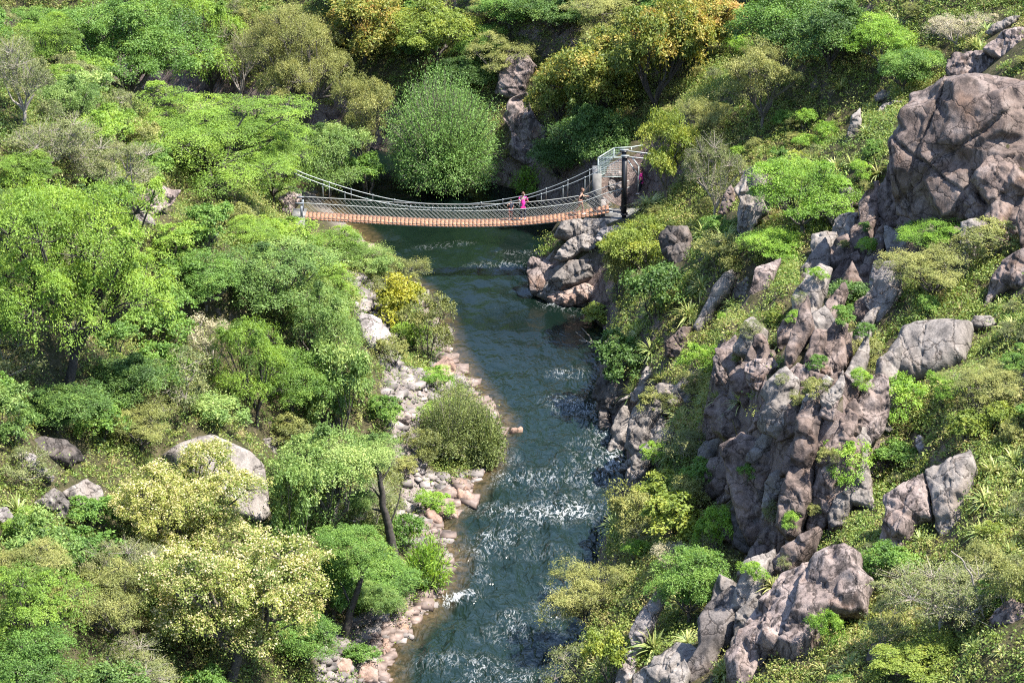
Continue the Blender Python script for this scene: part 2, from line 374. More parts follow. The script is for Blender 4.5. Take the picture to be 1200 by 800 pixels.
fo = N(nt, 'ShaderNodeAttribute', attribute_name='foam'); sh = N(nt, 'ShaderNodeAttribute', attribute_name='shallow')
n1 = noise(nt, mp.outputs[0], .35, 3); r1 = ramp(nt, [(.35, (.0010,.0036,.0020)), (.65, (.0018,.0056,.0032))]); nt.links.new(n1.outputs['Fac'], r1.inputs['Fac'])
nb = noise(nt, v, 2.5, 4, .6); rb = ramp(nt, [(.35, (.035,.026,.012)), (.65, (.13,.085,.04))]); nt.links.new(nb.outputs['Fac'], rb.inputs['Fac'])
ro = N(nt, 'ShaderNodeAttribute', attribute_name='rough'); c = mixc(nt, ro.outputs['Fac'], r1.outputs['Color'], (.0065,.0145,.0125))
c = mixc(nt, sh.outputs['Fac'], c, rb.outputs['Color'])
nf = noise(nt, mp.outputs[0], 2.6, 6, .66, 1.8)
# foam covers more as the white-water value rises
th = math_(nt, 'SUBTRACT', nf.outputs['Fac'], math_(nt, 'SUBTRACT', .72, math_(nt, 'MULTIPLY', fo.outputs['Fac'], .20)))
ff = math_(nt, 'MULTIPLY', th, 4.0, True)
mq = nt.nodes.new('ShaderNodeMapping'); mq.inputs['Scale'].default_value = (1.25, .34, 1); mq.inputs['Rotation'].default_value = (0, 0, -.18); nt.links.new(v, mq.inputs['Vector'])
nr = noise(nt, mq.outputs[0], 1.9, 4, .55, 2.4); rd = math_(nt, 'SUBTRACT', 1.0, math_(nt, 'MULTIPLY', math_(nt, 'ABSOLUTE', math_(nt, 'SUBTRACT', nr.outputs['Fac'], .5)), 24.0), True)
fil = math_(nt, 'MULTIPLY', rd, math_(nt, 'MULTIPLY', math_(nt, 'MULTIPLY', math_(nt, 'SUBTRACT', fo.outputs['Fac'], .12), .9, True), math_(nt, 'MULTIPLY', math_(nt, 'SUBTRACT', nf.outputs['Fac'], .44), 8.0, True)), True)
ff = math_(nt, 'MAXIMUM', ff, fil)
nf2 = noise(nt, mp.outputs[0], 5, 3, .6); ff = math_(nt, 'MULTIPLY', ff, math_(nt, 'ADD', math_(nt, 'MULTIPLY', nf2.outputs['Fac'], 1.2), .1), True)
c = mixc(nt, ff, c, (.82,.85,.86))
nt.links.new(c, b.inputs['Base Color'])
nt.links.new(math_(nt, 'ADD', math_(nt, 'MULTIPLY', ff, .5), .2), b.inputs['Roughness']); b.inputs['IOR'].default_value = 1.33
nw = noise(nt, mp.outputs[0], 2.4, 2, .5, .8); nw2 = noise(nt, mp.outputs[0], 1.1, 3, .5, .4)
hh = math_(nt, 'ADD', nw.outputs['Fac'], math_(nt, 'MULTIPLY', nw2.outputs['Fac'], 1.4))
ca = N(nt, 'ShaderNodeAttribute', attribute_name='rough')
b.inputs['Specular IOR Level'].default_value = .42
bp = nt.nodes.new('ShaderNodeBump'); bp.inputs['Distance'].default_value = .34
nt.links.new(math_(nt, 'MULTIPLY', ca.outputs['Fac'], .62), bp.inputs['Strength']); nt.links.new(hh, bp.inputs['Height']); nt.links.new(bp.outputs[0], b.inputs['Normal'])
shallow = np.clip(1-dw/1.3, 0, 1)*(segdist(Pw, left) < segdist(Pw, right))*.75
river = link('water', mesh_np('water', np.stack([wx[use], wy[use], zz[use]], -1), [wq], m, True, {'foam': np.clip(foam, 0, 1.7)[use], 'shallow': shallow[use], 'rough': np.clip((154-wy)/16, .18, 1)[use]}))
tag(river, 'dark green river with white rapids running through the gorge', 'river', kind='structure')

# ------------------------------------------------------------------ rocks
ROCKPX = []
def tr(ox, oy, s, pts): return [(ox+x/s, oy+y/s) for x, y in pts]
def rock_mesh(poly, mat, thick=.5, bury=.7, nmix=.5, push=0., facets=6, blocks=5, anchor=None, dens=44, rough=1.0, cracks=2, seed=0, up=0.):
    """a solid rock with this outline, lying on the ground: swollen facetted front, buried back. Returns (mesh, place)"""
    R_ = np.random.default_rng(seed)
    poly = np.array(poly, float); c = poly.mean(0) if anchor is None else np.array(anchor, float)
    c[1] += 0 if anchor is not None else .62*(poly[:, 1].max()-c[1]); P = hit(*c); tn = gnormal(P[0], P[1]); v2 = CAM-P; dist = np.linalg.norm(v2); v2 = v2/dist
    n = (1-nmix)*tn + nmix*v2 + np.array([0, 0, up]); n /= np.linalg.norm(n); P = P + n*push
    u = np.cross([0, 0, 1.0], n); u /= np.linalg.norm(u); w = np.cross(n, u)
    pts = []
    for px, py in poly:
        d = ray(px, py); t = ((P-CAM)@n)/(d@n); q = CAM+d*t-P; pts.append((q@u, q@w))
    pts = np.array(pts)
    # the outline, resampled and roughened
    area = .5*abs(np.sum(pts[:, 0]*np.roll(pts[:, 1], -1)-np.roll(pts[:, 0], -1)*pts[:, 1])); R = math.sqrt(area/PI)
    s = max(R*2/dens, .03)
    bd = []
    for a, b_ in zip(pts, np.roll(pts, -1, 0)):
        k = max(1, int(np.linalg.norm(b_-a)/s)); bd += [a+(b_-a)*q/k for q in range(k)]
    bd = np.array(bd)
    for _ in range(1): bd = .25*np.roll(bd, 1, 0)+.5*bd+.25*np.roll(bd, -1, 0)
    off = R_.random(3)*100
    q3 = np.column_stack([bd, 0*bd[:, 0]])
    bd = bd + R*.07*np.column_stack([fbm(q3/R*1.8+off, 4), fbm(q3/R*1.8+off+50, 4)])*rough
    lo, hi = bd.min(0), bd.max(0)
    gx, gy = np.meshgrid(np.arange(lo[0], hi[0], s), np.arange(lo[1], hi[1], s)); gx = gx+(np.arange(gx.shape[0]) % 2)[:, None]*s*.5
    g_ = np.stack([gx.ravel(), gy.ravel()], -1); g_ = g_+(R_.random(g_.shape)-.5)*s*.35
    line = np.vstack([bd, bd[:1]])
    g_ = g_[inpoly(g_, bd)]; g_ = g_[segdist(g_, line) > s*.6]
    allp = np.vstack([bd, g_]); nb = len(bd)
    res = delaunay_2d_cdt([Vector(p) for p in allp], [(k, (k+1) % nb) for k in range(nb)], [], 1, 1e-6)
    p = np.array([tuple(x) for x in res[0]]); T = np.array([f for f in res[2] if len(f) == 3])
    d = segdist(p, line); R = min(R, 1.9*d.max()); T_ = thick*R
    sm = 1.0 if rough > .65 else .4
    wn = R*.035*np.column_stack([fbm(np.column_stack([p/R*2.6, 0*d])+off, 4), fbm(np.column_stack([p/R*2.6, 0*d])+off+9, 4)]); pp = p+wn*rough
    edge = (.30 if rough > .65 else .45)*R; prof = np.sqrt(np.clip(1-(1-np.clip(d/edge, 0, 1))**2, 0, 1))
    # several angular blocks grown together: each is cut by its own flat faces, the rock is whichever stands highest
    np_ = (5+2*blocks) if rough > .65 else 2; h = np.full(len(p), .12*T_)
    inn = p[d > .25*R] if (d > .25*R).sum() > 8 else p[d > .4*d.max()]
    for k in range(np_):
        c_ = inn[R_.integers(len(inn))]; big = k < 2; H_ = T_*(R_.uniform(.85, 1.08) if big else R_.uniform(.55, 1.02)); th0 = R_.uniform(0, 2*PI); hi_ = np.full(len(p), 1e9); q_ = pp-c_
        top = R_.normal(0, .22*sm, 2); nk = 6
        for j in range(nk):
            th = th0+2*PI*(j+R_.uniform(-.3, .3))/nk; sl = R_.uniform(.5, 2.6)*(.55 if big else 1.0)*sm; ofs = R_.uniform(.12, .45)*R*(1.2 if big else .7)/sm
            hi_ = np.minimum(hi_, H_-sl*(q_@np.array([math.cos(th), math.sin(th)])-ofs))
        h = np.maximum(h, np.minimum(hi_, H_+q_@top))
    h = np.minimum(np.minimum(h, 1.15*T_), T_*1.1*prof)
    ramp_ = np.clip(d/(.12*R), 0, 1)
    for k in range(cracks+(2 if rough > .65 else 0)):
        th = R_.uniform(0, PI); dr_ = np.array([math.cos(th), math.sin(th)]); o_ = R_.uniform(-.6, .6)*R; l = pp@dr_-o_
        h = h-ramp_*np.clip(1-np.abs(l)/(.022*R), 0, 1)*.09*R+np.where(l > 0, ramp_*R_.uniform(-.07, .07)*R*sm, 0)
    q3 = np.column_stack([p, h]); h = h+rough*np.clip(d/(.10*R), 0, 1)*(.022*R*fbm(q3/R*3+off, 4)+.022*min(R, 1.2)*fbm(q3/.28+off, 3)-.012*R*np.abs(fbm(q3/R*7+off, 2)))
    inner = d > 1e-5*R
    inner = d > .02*s
    bk = -bury*R*prof
    F_ = P + p[:, :1]*u + p[:, 1:]*w
    Vf = F_ + h[:, None]*n*1.0; Vb = F_ + bk[:, None]*n
    bi = np.cumsum(inner)-1+len(p); mapb = np.where(inner, bi, np.arange(len(p)))
    V = np.vstack([Vf, Vb[inner]])-P
    # front triangles face along n
    cr = np.cross(p[T[:, 1]]-p[T[:, 0]], p[T[:, 2]]-p[T[:, 0]]); T = np.where((cr > 0)[:, None], T, T[:, ::-1])
    return mesh_np('rock', V, [np.vstack([T, mapb[T][:, ::-1]])], RM[mat], False), P
RSEED = [100]
def rock(name, label, cat, mat, poly, group=None, **kw):
    RSEED[0] += 1; kw.setdefault('seed', RSEED[0])
    me, P = rock_mesh(poly, mat, **kw); me.name = name
    ROCKPX.append(np.array(poly))
    return tag(link(name, me, None, P), label, cat, group)
def rock_group(name, label, cat, parts):
    """one rock body of several faces that cannot be pulled apart"""
    polys = [p[1] for p in parts]; P0 = hit(*np.vstack(polys).mean(0))
    e = tag(empty(name, P0), label, cat)
    for nm, poly, mat, kw in parts:
        RSEED[0] += 1; kw = dict(kw); kw.setdefault('seed', RSEED[0]); me, P = rock_mesh(poly, mat, **kw); me.name = nm
        link(nm, me, e, P-P0); ROCKPX.append(np.array(poly))
    return e
A4 = lambda pts: tr(600, 250, 6.155, pts)
rock('boulder', 'layered pale boulder, the one of the waterside group that juts farthest into the river', 'boulder', 'pink', A4([(120,380),(150,335),(250,335),(335,345),(335,390),(290,460),(280,500),(225,575),(140,585),(120,470)]), thick=.7, up=.3, push=.35)
rock('boulder', 'folded grey boulder in the middle of the waterside group below the bridge tower', 'boulder', 'grey', A4([(240,570),(275,490),(330,430),(420,345),(560,330),(650,340),(620,420),(570,490),(470,515),(390,545),(330,560)]), thick=.6, up=.2, push=.45)
rock('boulder', 'rust-tipped low boulder at the foot of the waterside group', 'boulder', 'red', A4([(250,605),(340,555),(400,560),(540,500),(610,540),(610,610),(560,645),(420,670),(310,668)]), thick=.55, up=.1, push=.4)
rock('boulder', 'large slanting grey slab of rock under the right end of the bridge', 'boulder', 'grey', A4([(295,330),(350,240),(440,180),(560,140),(640,140),(630,220),(570,270),(500,265),(430,325),(350,350)]), thick=.5, up=.2, push=.4)
rock('boulder', 'low grey boulder tucked under the right end of the bridge deck', 'boulder', 'grey', [(648,277),(658,263),(688,256),(714,258),(712,272),(682,282)], thick=.5, push=.45, up=.3)
rock('boulder', 'pale rounded boulder directly below the bridge abutment', 'boulder', 'pale', A4([(600,180),(660,120),(760,98),(840,110),(820,200),(720,240),(630,245)]), thick=.6, push=.5, up=.2)
rock('rock_outcrop', 'grey bedrock filling the gaps between the waterside boulders below the bridge', 'rock', 'grey', [(621,315),(650,292),(690,272),(715,278),(712,330),(694,356),(645,356),(622,342)], thick=.25, nmix=.5, up=.2, push=-.1)
T1 = lambda pts: tr(660, 150, 6.667, pts)
rock('boulder', 'large pale boulder behind the black tower, under the mesh fence', 'boulder', 'pale', T1([(340,430),(380,395),(450,400),(475,440),(470,490),(420,515),(365,490)]), thick=.6)
rock('boulder', 'pale wedge of rock beside the right end of the bridge deck', 'boulder', 'pale', T1([(225,585),(300,530),(345,560),(330,640),(260,670),(235,640)]), thick=.5)
rock('boulder', 'white boulder just right of the foot of the black tower', 'boulder', 'pale', T1([(520,530),(590,470),(650,490),(660,560),(600,610),(555,590)]), thick=.5)
rock('rock_outcrop', 'brown earthy rock hump seen through the mesh fence', 'rock', 'pink', T1([(290,390),(340,340),(400,290),(450,340),(475,380),(460,400),(330,405)]), thick=.4)
# upper right crag
C5 = lambda pts: tr(1000, 20, 5.715, pts); C6 = lambda pts: tr(1000, 150, 5.715, pts)
rock('rock_outcrop', 'long rounded pinkish slab on the grassy slope above the big crag', 'rock', 'pink', C5([(620,380),(640,310),(700,260),(830,240),(910,255),(970,300),(1010,330),(900,375),(830,420),(740,435),(650,425)]), thick=.45)
rock('rock_outcrop', 'sunlit slab with a dark undercut, highest rock at the right edge', 'rock', 'pink', C5([(860,235),(920,170),(1000,110),(1100,80),(1175,85),(1175,210),(1075,250),(1000,278),(920,262)]), thick=.5)
rock('boulder', 'small smooth lilac boulder left of the rounded slab on the upper slope', 'boulder', 'pink', C5([(478,580),(490,505),(560,455),(620,385),(612,470),(580,535),(530,590)]), thick=.6)
rock('boulder', 'narrow grey rock ridge peeping from grass at the top right corner', 'boulder', 'grey', C5([(875,105),(920,70),(980,30),(1060,-5),(1120,-10),(1070,40),(1000,90),(930,120)]), thick=.4)
rock_group('rock_cliff', 'huge cracked purple-brown crag at the right edge of the gorge', 'cliff', [
  ('rock_face', [(1042,168),(1068,112),(1105,95),(1160,88),(1212,92),(1220,272),(1150,278),(1090,274),(1048,252)], 'brown', dict(thick=.32, nmix=.6, push=.75, dens=84, blocks=7, cracks=5)),
  ('rock_face', C5([(340,790),(380,720),(480,675),(560,648),(640,598),(745,610),(660,720),(620,800),(440,835)]), 'grey', dict(thick=.35, nmix=.3, push=.3)),
  ('rock_face', C5([(640,720),(740,640),(850,600),(945,590),(965,700),(1005,785),(850,800),(700,840),(600,810)]), 'pink', dict(thick=.35, nmix=.3, push=.4)),
  ('rock_face', C5([(935,620),(960,555),(1060,535),(1175,555),(1175,930),(1050,870),(985,790),(945,720)]), 'brown', dict(thick=.5, nmix=.6, push=.9)),
  ('rock_face', C5([(985,520),(1040,450),(1100,440),(1175,470),(1175,560),(1060,545),(1000,540)]), 'grey', dict(thick=.6, push=.6)),
  ('rock_face', C6([(600,80),(700,20),(850,-20),(1000,55),(1010,135),(910,190),(790,340),(740,270),(650,245)]), 'brown', dict(thick=.35, nmix=.6, push=.7, dens=36)),
  ('rock_face', C6([(380,165),(440,90),(600,55),(645,240),(700,390),(750,600),(790,700),(700,700),(500,655),(410,595),(520,480),(480,215)]), 'brown', dict(thick=.42, nmix=.75, push=.6, dens=38)),
  ('rock_face', C6([(780,345),(900,190),(990,148),(1085,235),(1175,350),(1175,440),(1050,475),(1000,440),(1040,560),(960,565),(850,445)]), 'brown', dict(thick=.4, nmix=.6, push=.8, dens=36)),
  ('rock_face', C6([(690,390),(780,370),(880,500),(1000,595),(940,650),(790,660),(745,600)]), 'brown', dict(thick=.4, nmix=.6, push=.4)),
  ('rock_face', C6([(230,230),(260,300),(345,330),(465,480),(415,595),(330,610),(280,630),(140,665),(200,560),(225,450)]), 'brown', dict(thick=.4, nmix=.7, push=0)),
])
# rocks of the slope, top to bottom
P7 = lambda pts: tr(820, 180, 5.715, pts)
rock('rock_pillar', 'upright weathered pillar with a white lichened head on the right slope', 'rock', 'grey', P7([(230,235),(310,115),(390,80),(455,130),(450,250),(430,310),(475,390),(400,445),(355,510),(340,615),(285,590),(250,500),(250,400),(270,330)]), thick=.6, nmix=.8)
rock('boulder', 'small tan rock leaning on the left side of the lichened pillar', 'boulder', 'brown', P7([(118,400),(150,290),(210,205),(240,270),(235,340),(170,430)]), thick=.5, nmix=.8)
S2 = lambda pts: tr(780, 0, 2.857, pts)
rock('boulder', 'small upright white-topped rock alone in grass on the upper right slope', 'boulder', 'grey', S2([(600,480),(612,430),(622,388),(652,362),(657,420),(640,452),(608,495)]), thick=.6, nmix=.8)
rock('boulder', 'flat dark-edged stone in yellow grass left of the crag', 'boulder', 'grey', C5([(138,535),(200,488),(265,500),(300,520),(230,545),(150,570)]), thick=.5)
rock('boulder', 'thin grey stone lying just below the dark-edged stone', 'boulder', 'grey', C5([(150,640),(190,590),(270,560),(340,565),(230,590),(180,645)]), thick=.5)
D2 = lambda pts: tr(920, 240, 5.714, pts)
rock('rock_outcrop', 'pale outcrop with a black hollow, at the head of the rocky gully', 'rock', 'grey', D2([(240,330),(320,195),(330,100),(440,55),(500,75),(520,180),(480,280),(400,290),(330,300)]), thick=.5, nmix=.5)
rock('rock_outcrop', 'sunlit reddish slab sloping down into the shaded gully', 'rock', 'brown', D2([(262,560),(310,460),(420,340),(485,305),(505,360),(520,440),(480,560),(340,630),(300,660),(270,625)]), thick=.4, nmix=.7)
rock('rock_pillar', 'long brown rib of rock running down the right side of the gully', 'rock', 'brown', D2([(500,490),(540,350),(590,240),(625,155),(720,100),(755,130),(695,185),(640,270),(605,310),(585,400),(567,600),(512,545)]), thick=.7, nmix=.7)
rock('rock_pillar', 'pale speckled block standing beneath the brown rib', 'rock', 'pale', D2([(566,480),(590,380),(660,430),(672,540),(695,610),(640,672),(600,662),(568,620)]), thick=.6, nmix=.8)
rock('rock_outcrop', 'pink-grey hump split by a dark crack, right of the brown rib', 'rock', 'pink', D2([(610,270),(700,145),(765,180),(780,300),(810,380),(795,445),(720,445),(700,335),(640,390),(605,310)]), thick=.5, nmix=.7)
E4 = lambda pts: tr(820, 370, 4.705, pts)
rock('rock_outcrop', 'smooth tan rock with a wavy crest at the top of the cliff', 'rock', 'brown', E4([(655,260),(700,100),(760,25),(825,40),(805,150),(815,260),(755,335),(700,365),(645,335)]), thick=.5, nmix=.6, push=0.25)
rock('rock_pillar', 'broad shaded brown buttress between the grey pinnacle and the tall column', 'rock', 'brown', [(840,520),(872,505),(905,520),(912,565),(902,620),(880,648),(866,620),(856,575)], thick=.5, nmix=.8, push=.25)
rock('rock_pillar', 'brown buttress between the tall column and the striped grey wedge', 'rock', 'brown', [(962,525),(990,500),(1012,520),(1005,560),(985,595),(962,628),(945,632),(952,580)], thick=.5, nmix=.8, push=.2)
rock('boulder', 'jagged grey-brown block under the wavy-crested rock, above the tall column', 'boulder', 'pink', [(905,452),(935,425),(962,436),(965,462),(942,474),(915,480)], thick=.6, nmix=.7, push=.3)
rock('rock_outcrop', 'shaded rock mass hanging behind the cliff pillars', 'rock', 'brown', E4([(540,500),(600,300),(700,330),(800,300),(880,400),(850,600),(830,800),(700,860),(640,1000),(560,900)]), thick=.25, nmix=.7, push=-.5)
rock('rock_pillar', 'leftmost pillar of the cliff, pink-faced with a ragged white top', 'rock', 'pink', E4([(75,230),(130,150),(205,108),(215,200),(215,340),(210,430),(110,440),(65,330)]), thick=.6, nmix=.8, push=.45)
rock('boulder', 'knobbly pink block between the leftmost pillar and the grey pinnacle', 'rock', 'pink', E4([(245,270),(310,238),(400,228),(435,280),(375,370),(335,430),(255,375)]), thick=.6, nmix=.7, push=.45)
rock('rock_pillar', 'pointed grey pinnacle in the middle of the cliff', 'rock', 'grey', E4([(330,425),(395,340),(470,272),(545,350),(535,480),(535,600),(460,690),(340,650),(315,605),(365,490)]), thick=.65, nmix=.75, dens=36, push=.45)
rock('rock_outcrop', 'dark red-brown ledge below the leftmost pillar', 'rock', 'brown', E4([(25,520),(110,430),(220,470),(310,540),(325,620),(210,620),(130,660),(40,690)]), thick=.4, nmix=.8, push=0.25)
rock('rock_pillar', 'tall narrow brown column streaked with black, centre of the cliff', 'rock', 'brown', [(932,488),(947,468),(962,467),(967,489),(960,519),(955,542),(953,584),(941,612),(936,634),(922,634),(907,616),(911,590),(922,552),(930,515)], thick=.9, nmix=.85, dens=40, push=0.65)
rock('boulder', 'grey knob of rock with a dark hole, wedged beside the tall column', 'rock', 'grey', E4([(658,440),(740,380),(790,295),(805,370),(785,440),(722,528),(685,512),(662,485)]), thick=.6, nmix=.8, push=0.75)
rock('rock_pillar', 'stout grey and brown pillar under the cracked boulder', 'rock', 'pink', E4([(800,700),(828,560),(880,400),(980,305),(1040,330),(1040,560),(1015,645),(930,725),(860,712)]), thick=.6, nmix=.7, dens=36, push=.45)
F5 = lambda pts: tr(840, 500, 5.0, pts)
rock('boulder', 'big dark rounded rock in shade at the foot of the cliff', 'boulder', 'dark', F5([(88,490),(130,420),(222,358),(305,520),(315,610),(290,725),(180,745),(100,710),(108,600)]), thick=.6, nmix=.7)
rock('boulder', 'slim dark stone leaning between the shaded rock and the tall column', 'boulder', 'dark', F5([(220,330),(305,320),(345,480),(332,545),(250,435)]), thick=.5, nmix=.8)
rock('boulder', 'striped grey wedge right of the foot of the tall column', 'boulder', 'grey', F5([(545,490),(600,400),(680,325),(765,350),(745,450),(725,545),(640,575),(560,545)]), thick=.55, nmix=.6)
I5 = lambda pts: tr(1000, 340, 5.0, pts)
rock('boulder', 'big flat-faced grey boulder split by one long crack', 'boulder', 'grey', I5([(178,432),(270,290),(290,230),(380,200),(560,178),(690,190),(690,260),(655,400),(560,455),(440,510),(340,545),(200,485)]), thick=.45, nmix=.5, facets=3, blocks=2, push=.4, dens=48, rough=.6)
rock('boulder', 'small smooth grey stone resting beyond the cracked boulder', 'boulder', 'grey', I5([(683,205),(710,152),(820,153),(838,200),(790,233),(700,233)]), thick=.7, nmix=.6, blocks=0, cracks=0, rough=.5, push=.4)
rock('rock_outcrop', 'overhanging brown rock half hidden by bushes at the right edge', 'rock', 'pink', tr(840, 240, 3.078, [(955,375),(980,290),(1040,200),(1108,165),(1150,180),(1150,330),(1050,300),(1000,335)]), thick=.6, nmix=.6)
H5 = lambda pts: tr(1000, 500, 5.0, pts)
rock_group('rock_outcrop', 'large layered boulder of two grey blocks amid strap-leaved plants', 'rock', [
  ('rock_block', H5([(182,425),(280,350),(430,270),(450,380),(460,530),(370,560),(340,655),(280,705),(220,735),(153,685),(188,560)]), 'pink', dict(thick=.55, nmix=.6, push=.3, dens=36)),
  ('rock_block', H5([(435,270),(560,188),(690,118),(715,240),(655,480),(625,560),(605,625),(520,665),(478,600),(455,400)]), 'grey', dict(thick=.5, nmix=.55, push=.3, dens=36))])
K8 = lambda pts: tr(800, 620, 4.446, pts)
rock_group('rock_outcrop', 'huge ridged pinkish boulder at the bottom of the right slope', 'rock', [
  ('rock_block', K8([(220,790),(230,700),(330,480),(440,340),(520,228),(690,150),(720,300),(640,480),(520,640),(420,640),(330,800)]), 'pink', dict(thick=.4, nmix=.4, push=.2, dens=38)),
  ('rock_block', K8([(640,200),(690,140),(860,66),(925,120),(925,200),(1005,260),(955,330),(945,435),(830,450),(760,465),(700,560),(680,690),(580,700),(495,640),(560,440)]), 'pink', dict(thick=.5, nmix=.6, push=.3, dens=40))])
rock('boulder', 'smooth blue-grey boulder in shade beside the ridged boulder', 'boulder', 'dark', K8([(20,730),(85,620),(78,480),(150,380),(270,295),(325,340),(295,450),(255,580),(195,640),(150,745),(60,820),(20,820)]), thick=.45, nmix=.5, facets=2, blocks=0, cracks=0, rough=.6)
rock('rock_outcrop', 'long pale spine of rock rising from the bottom edge by the river', 'rock', 'pale', tr(680, 640, 5, [(190,830),(240,690),(300,600),(288,520),(330,430),(400,320),(450,250),(505,238),(495,320),(450,400),(420,500),(340,640),(330,720),(300,830)]), thick=.5, nmix=.6)
rock('rock_outcrop', 'grey sloping slab beneath the dark strap-leaved plants at the bottom edge', 'rock', 'grey', tr(680, 640, 5, [(310,760),(420,680),(560,560),(640,570),(700,600),(635,700),(620,830),(420,830),(300,830)]), thick=.35, nmix=.4)
rock('boulder', 'grass-capped pale boulder close to the bottom right corner', 'boulder', 'pink', tr(1000, 620, 4.445, [(715,480),(760,400),(830,360),(905,400),(905,510),(720,515)]), thick=.6, nmix=.6)
rock('boulder', 'dark boulder in the shade of grey twigs near the bottom edge', 'boulder', 'dark', tr(1000, 620, 4.445, [(65,680),(100,590),(200,595),(235,640),(210,690),(105,725)]), thick=.6, nmix=.7)
rock('boulder', 'small pale stone in brush above the layered two-block boulder', 'boulder', 'pale', H5([(360,110),(380,50),(415,60),(430,130),(390,160)]), thick=.6)
n1c = lambda pts: tr(740, 280, 5.715, pts)
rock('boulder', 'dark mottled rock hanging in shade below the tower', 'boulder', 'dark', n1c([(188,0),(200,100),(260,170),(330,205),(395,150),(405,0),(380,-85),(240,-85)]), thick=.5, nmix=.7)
rock('boulder', 'long smooth blue-grey stone tilted down the slope', 'boulder', 'grey', n1c([(412,600),(440,545),(488,450),(560,310),(620,228),(692,208),(705,270),(655,370),(565,455),(520,560),(445,645)]), thick=.5, nmix=.6, facets=2, blocks=2, rough=.6)
rock('boulder', 'stubby stone with a mossy hole right of the long smooth stone', 'boulder', 'grey', n1c([(678,340),(720,268),(805,238),(835,280),(775,425),(700,405)]), thick=.5, nmix=.7)
rock('rock_outcrop', 'furrowed tan outcrop half covered with grass', 'rock', 'pink', n1c([(785,370),(830,205),(900,165),(1005,125),(965,225),(910,340),(850,410)]), thick=.5, nmix=.6)
rock('rock_outcrop', 'brown ledge in deep shade among strap-leaved plants', 'rock', 'brown', n1c([(230,690),(330,590),(405,585),(385,650),(350,810),(220,790)]), thick=.4, nmix=.7)
k3 = lambda pts: tr(680, 420, 5.0, pts)
rock('rock_cliff', 'tall blue-grey rock wall dropping straight into the river', 'cliff', 'grey', k3([(265,510),(310,300),(380,188),(470,138),(570,165),(550,260),(460,340),(430,470),(410,520),(300,590)]), thick=.4, nmix=.8, push=.3, dens=36)
rock('rock_outcrop', 'lower rock buttress at the waterline beneath the blue-grey wall', 'rock', 'grey', k3([(290,585),(410,490),(445,560),(385,700),(390,810),(295,800)]), thick=.5, nmix=.8, push=.3)
rock('rock_outcrop', 'undercut brown rock at the water, draped with strap-leaved plants', 'rock', 'dark', k3([(65,225),(110,110),(300,130),(340,225),(310,310),(200,330),(125,285)]), thick=.5, nmix=.7, push=.3)
# left bank
L4 = lambda pts: tr(160, 490, 5.335, pts)
rock('boulder', 'broad smooth grey boulder behind the cream-flowering trees', 'boulder', 'grey', L4([(150,240),(230,180),(300,150),(370,122),(440,113),(540,140),(700,220),(785,300),(825,420),(835,600),(780,640),(600,600),(380,460)]), thick=.45, nmix=.45, facets=2, blocks=0, cracks=1, rough=.5, push=.6, dens=40)
rock('boulder', 'flat grey rock under the small layered lime tree', 'boulder', 'grey', L4([(755,145),(850,112),(1000,185),(1015,225),(850,240),(790,195)]), thick=.4, nmix=.4)
l5 = lambda pts: tr(0, 480, 5.0, pts)
rock('boulder', 'angular grey slab with a bright top edge on the left slope', 'boulder', 'grey', l5([(195,545),(260,498),(310,455),(372,488),(415,550),(385,645),(320,605)]), thick=.45, nmix=.6, push=.2)
rock('boulder', 'larger sloping grey slab right next to the bright-edged slab', 'boulder', 'grey', l5([(368,480),(500,408),(615,470),(595,600),(500,665),(390,645),(415,540)]), thick=.4, nmix=.5, push=.2)
rock('boulder', 'thin pale rock blade slanting across the brush on the left slope', 'boulder', 'pale', l5([(118,235),(200,265),(325,400),(300,425),(150,325)]), thick=.5, nmix=.6, push=.3)
rock('boulder', 'pale boulder cut off by the left edge', 'boulder', 'pale', l5([(-30,560),(40,570),(140,700),(150,745),(60,690),(-30,650)]), thick=.5, nmix=.6, push=.3)
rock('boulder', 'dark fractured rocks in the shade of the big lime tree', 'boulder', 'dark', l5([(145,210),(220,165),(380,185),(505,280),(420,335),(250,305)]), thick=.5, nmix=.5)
rock('boulder', 'small rounded pale stone below the left edge boulder', 'boulder', 'pale', l5([(125,800),(150,740),(215,770),(230,825),(160,850)]), thick=.6, nmix=.6, push=.3)
rock('boulder', 'brown-grey crag beside the left end of the bridge', 'boulder', 'pink', tr(330, 190, 8, [(-40,340),(60,285),(185,305),(185,385),(130,435),(80,505),(0,510)]), thick=.6, nmix=.6, push=.5)
t1 = lambda pts: tr(0, 0, 2.9625, pts)
rock('boulder', 'shadowed rock in the cleft beneath the spreading tree', 'boulder', 'pink', t1([(465,690),(520,645),(630,660),(600,705),(530,760),(488,720)]), thick=.5, nmix=.6, push=.3)
rock('boulder', 'rounded grey rock at the lower end of the cleft', 'boulder', 'grey', t1([(435,740),(500,720),(545,785),(460,795)]), thick=.6, nmix=.6, push=.3)
m5 = lambda pts: tr(380, 290, 5.0, pts)
rock('boulder', 'pale tilted slab on the stony left bank, uphill of the yellow bush', 'boulder', 'pale', m5([(205,400),(255,398),(405,520),(385,625),(350,695),(230,545)]), thick=.35, nmix=.4, push=.2)
rock('boulder', 'orange-red rock shelf at the water beside the olive bush', 'boulder', 'red', m5([(550,790),(600,730),(700,640),(775,690),(765,735),(660,810),(570,830)]), thick=.45, nmix=.4, push=.3)
r4 = lambda pts: tr(400, 430, 4.21, pts)
rock('boulder', 'squat boulder with a black undercut on the pale scree', 'boulder', 'pink', r4([(215,255),(235,195),(340,235),(350,262),(330,285),(255,275)]), thick=.7, nmix=.5, up=.3, push=.2)
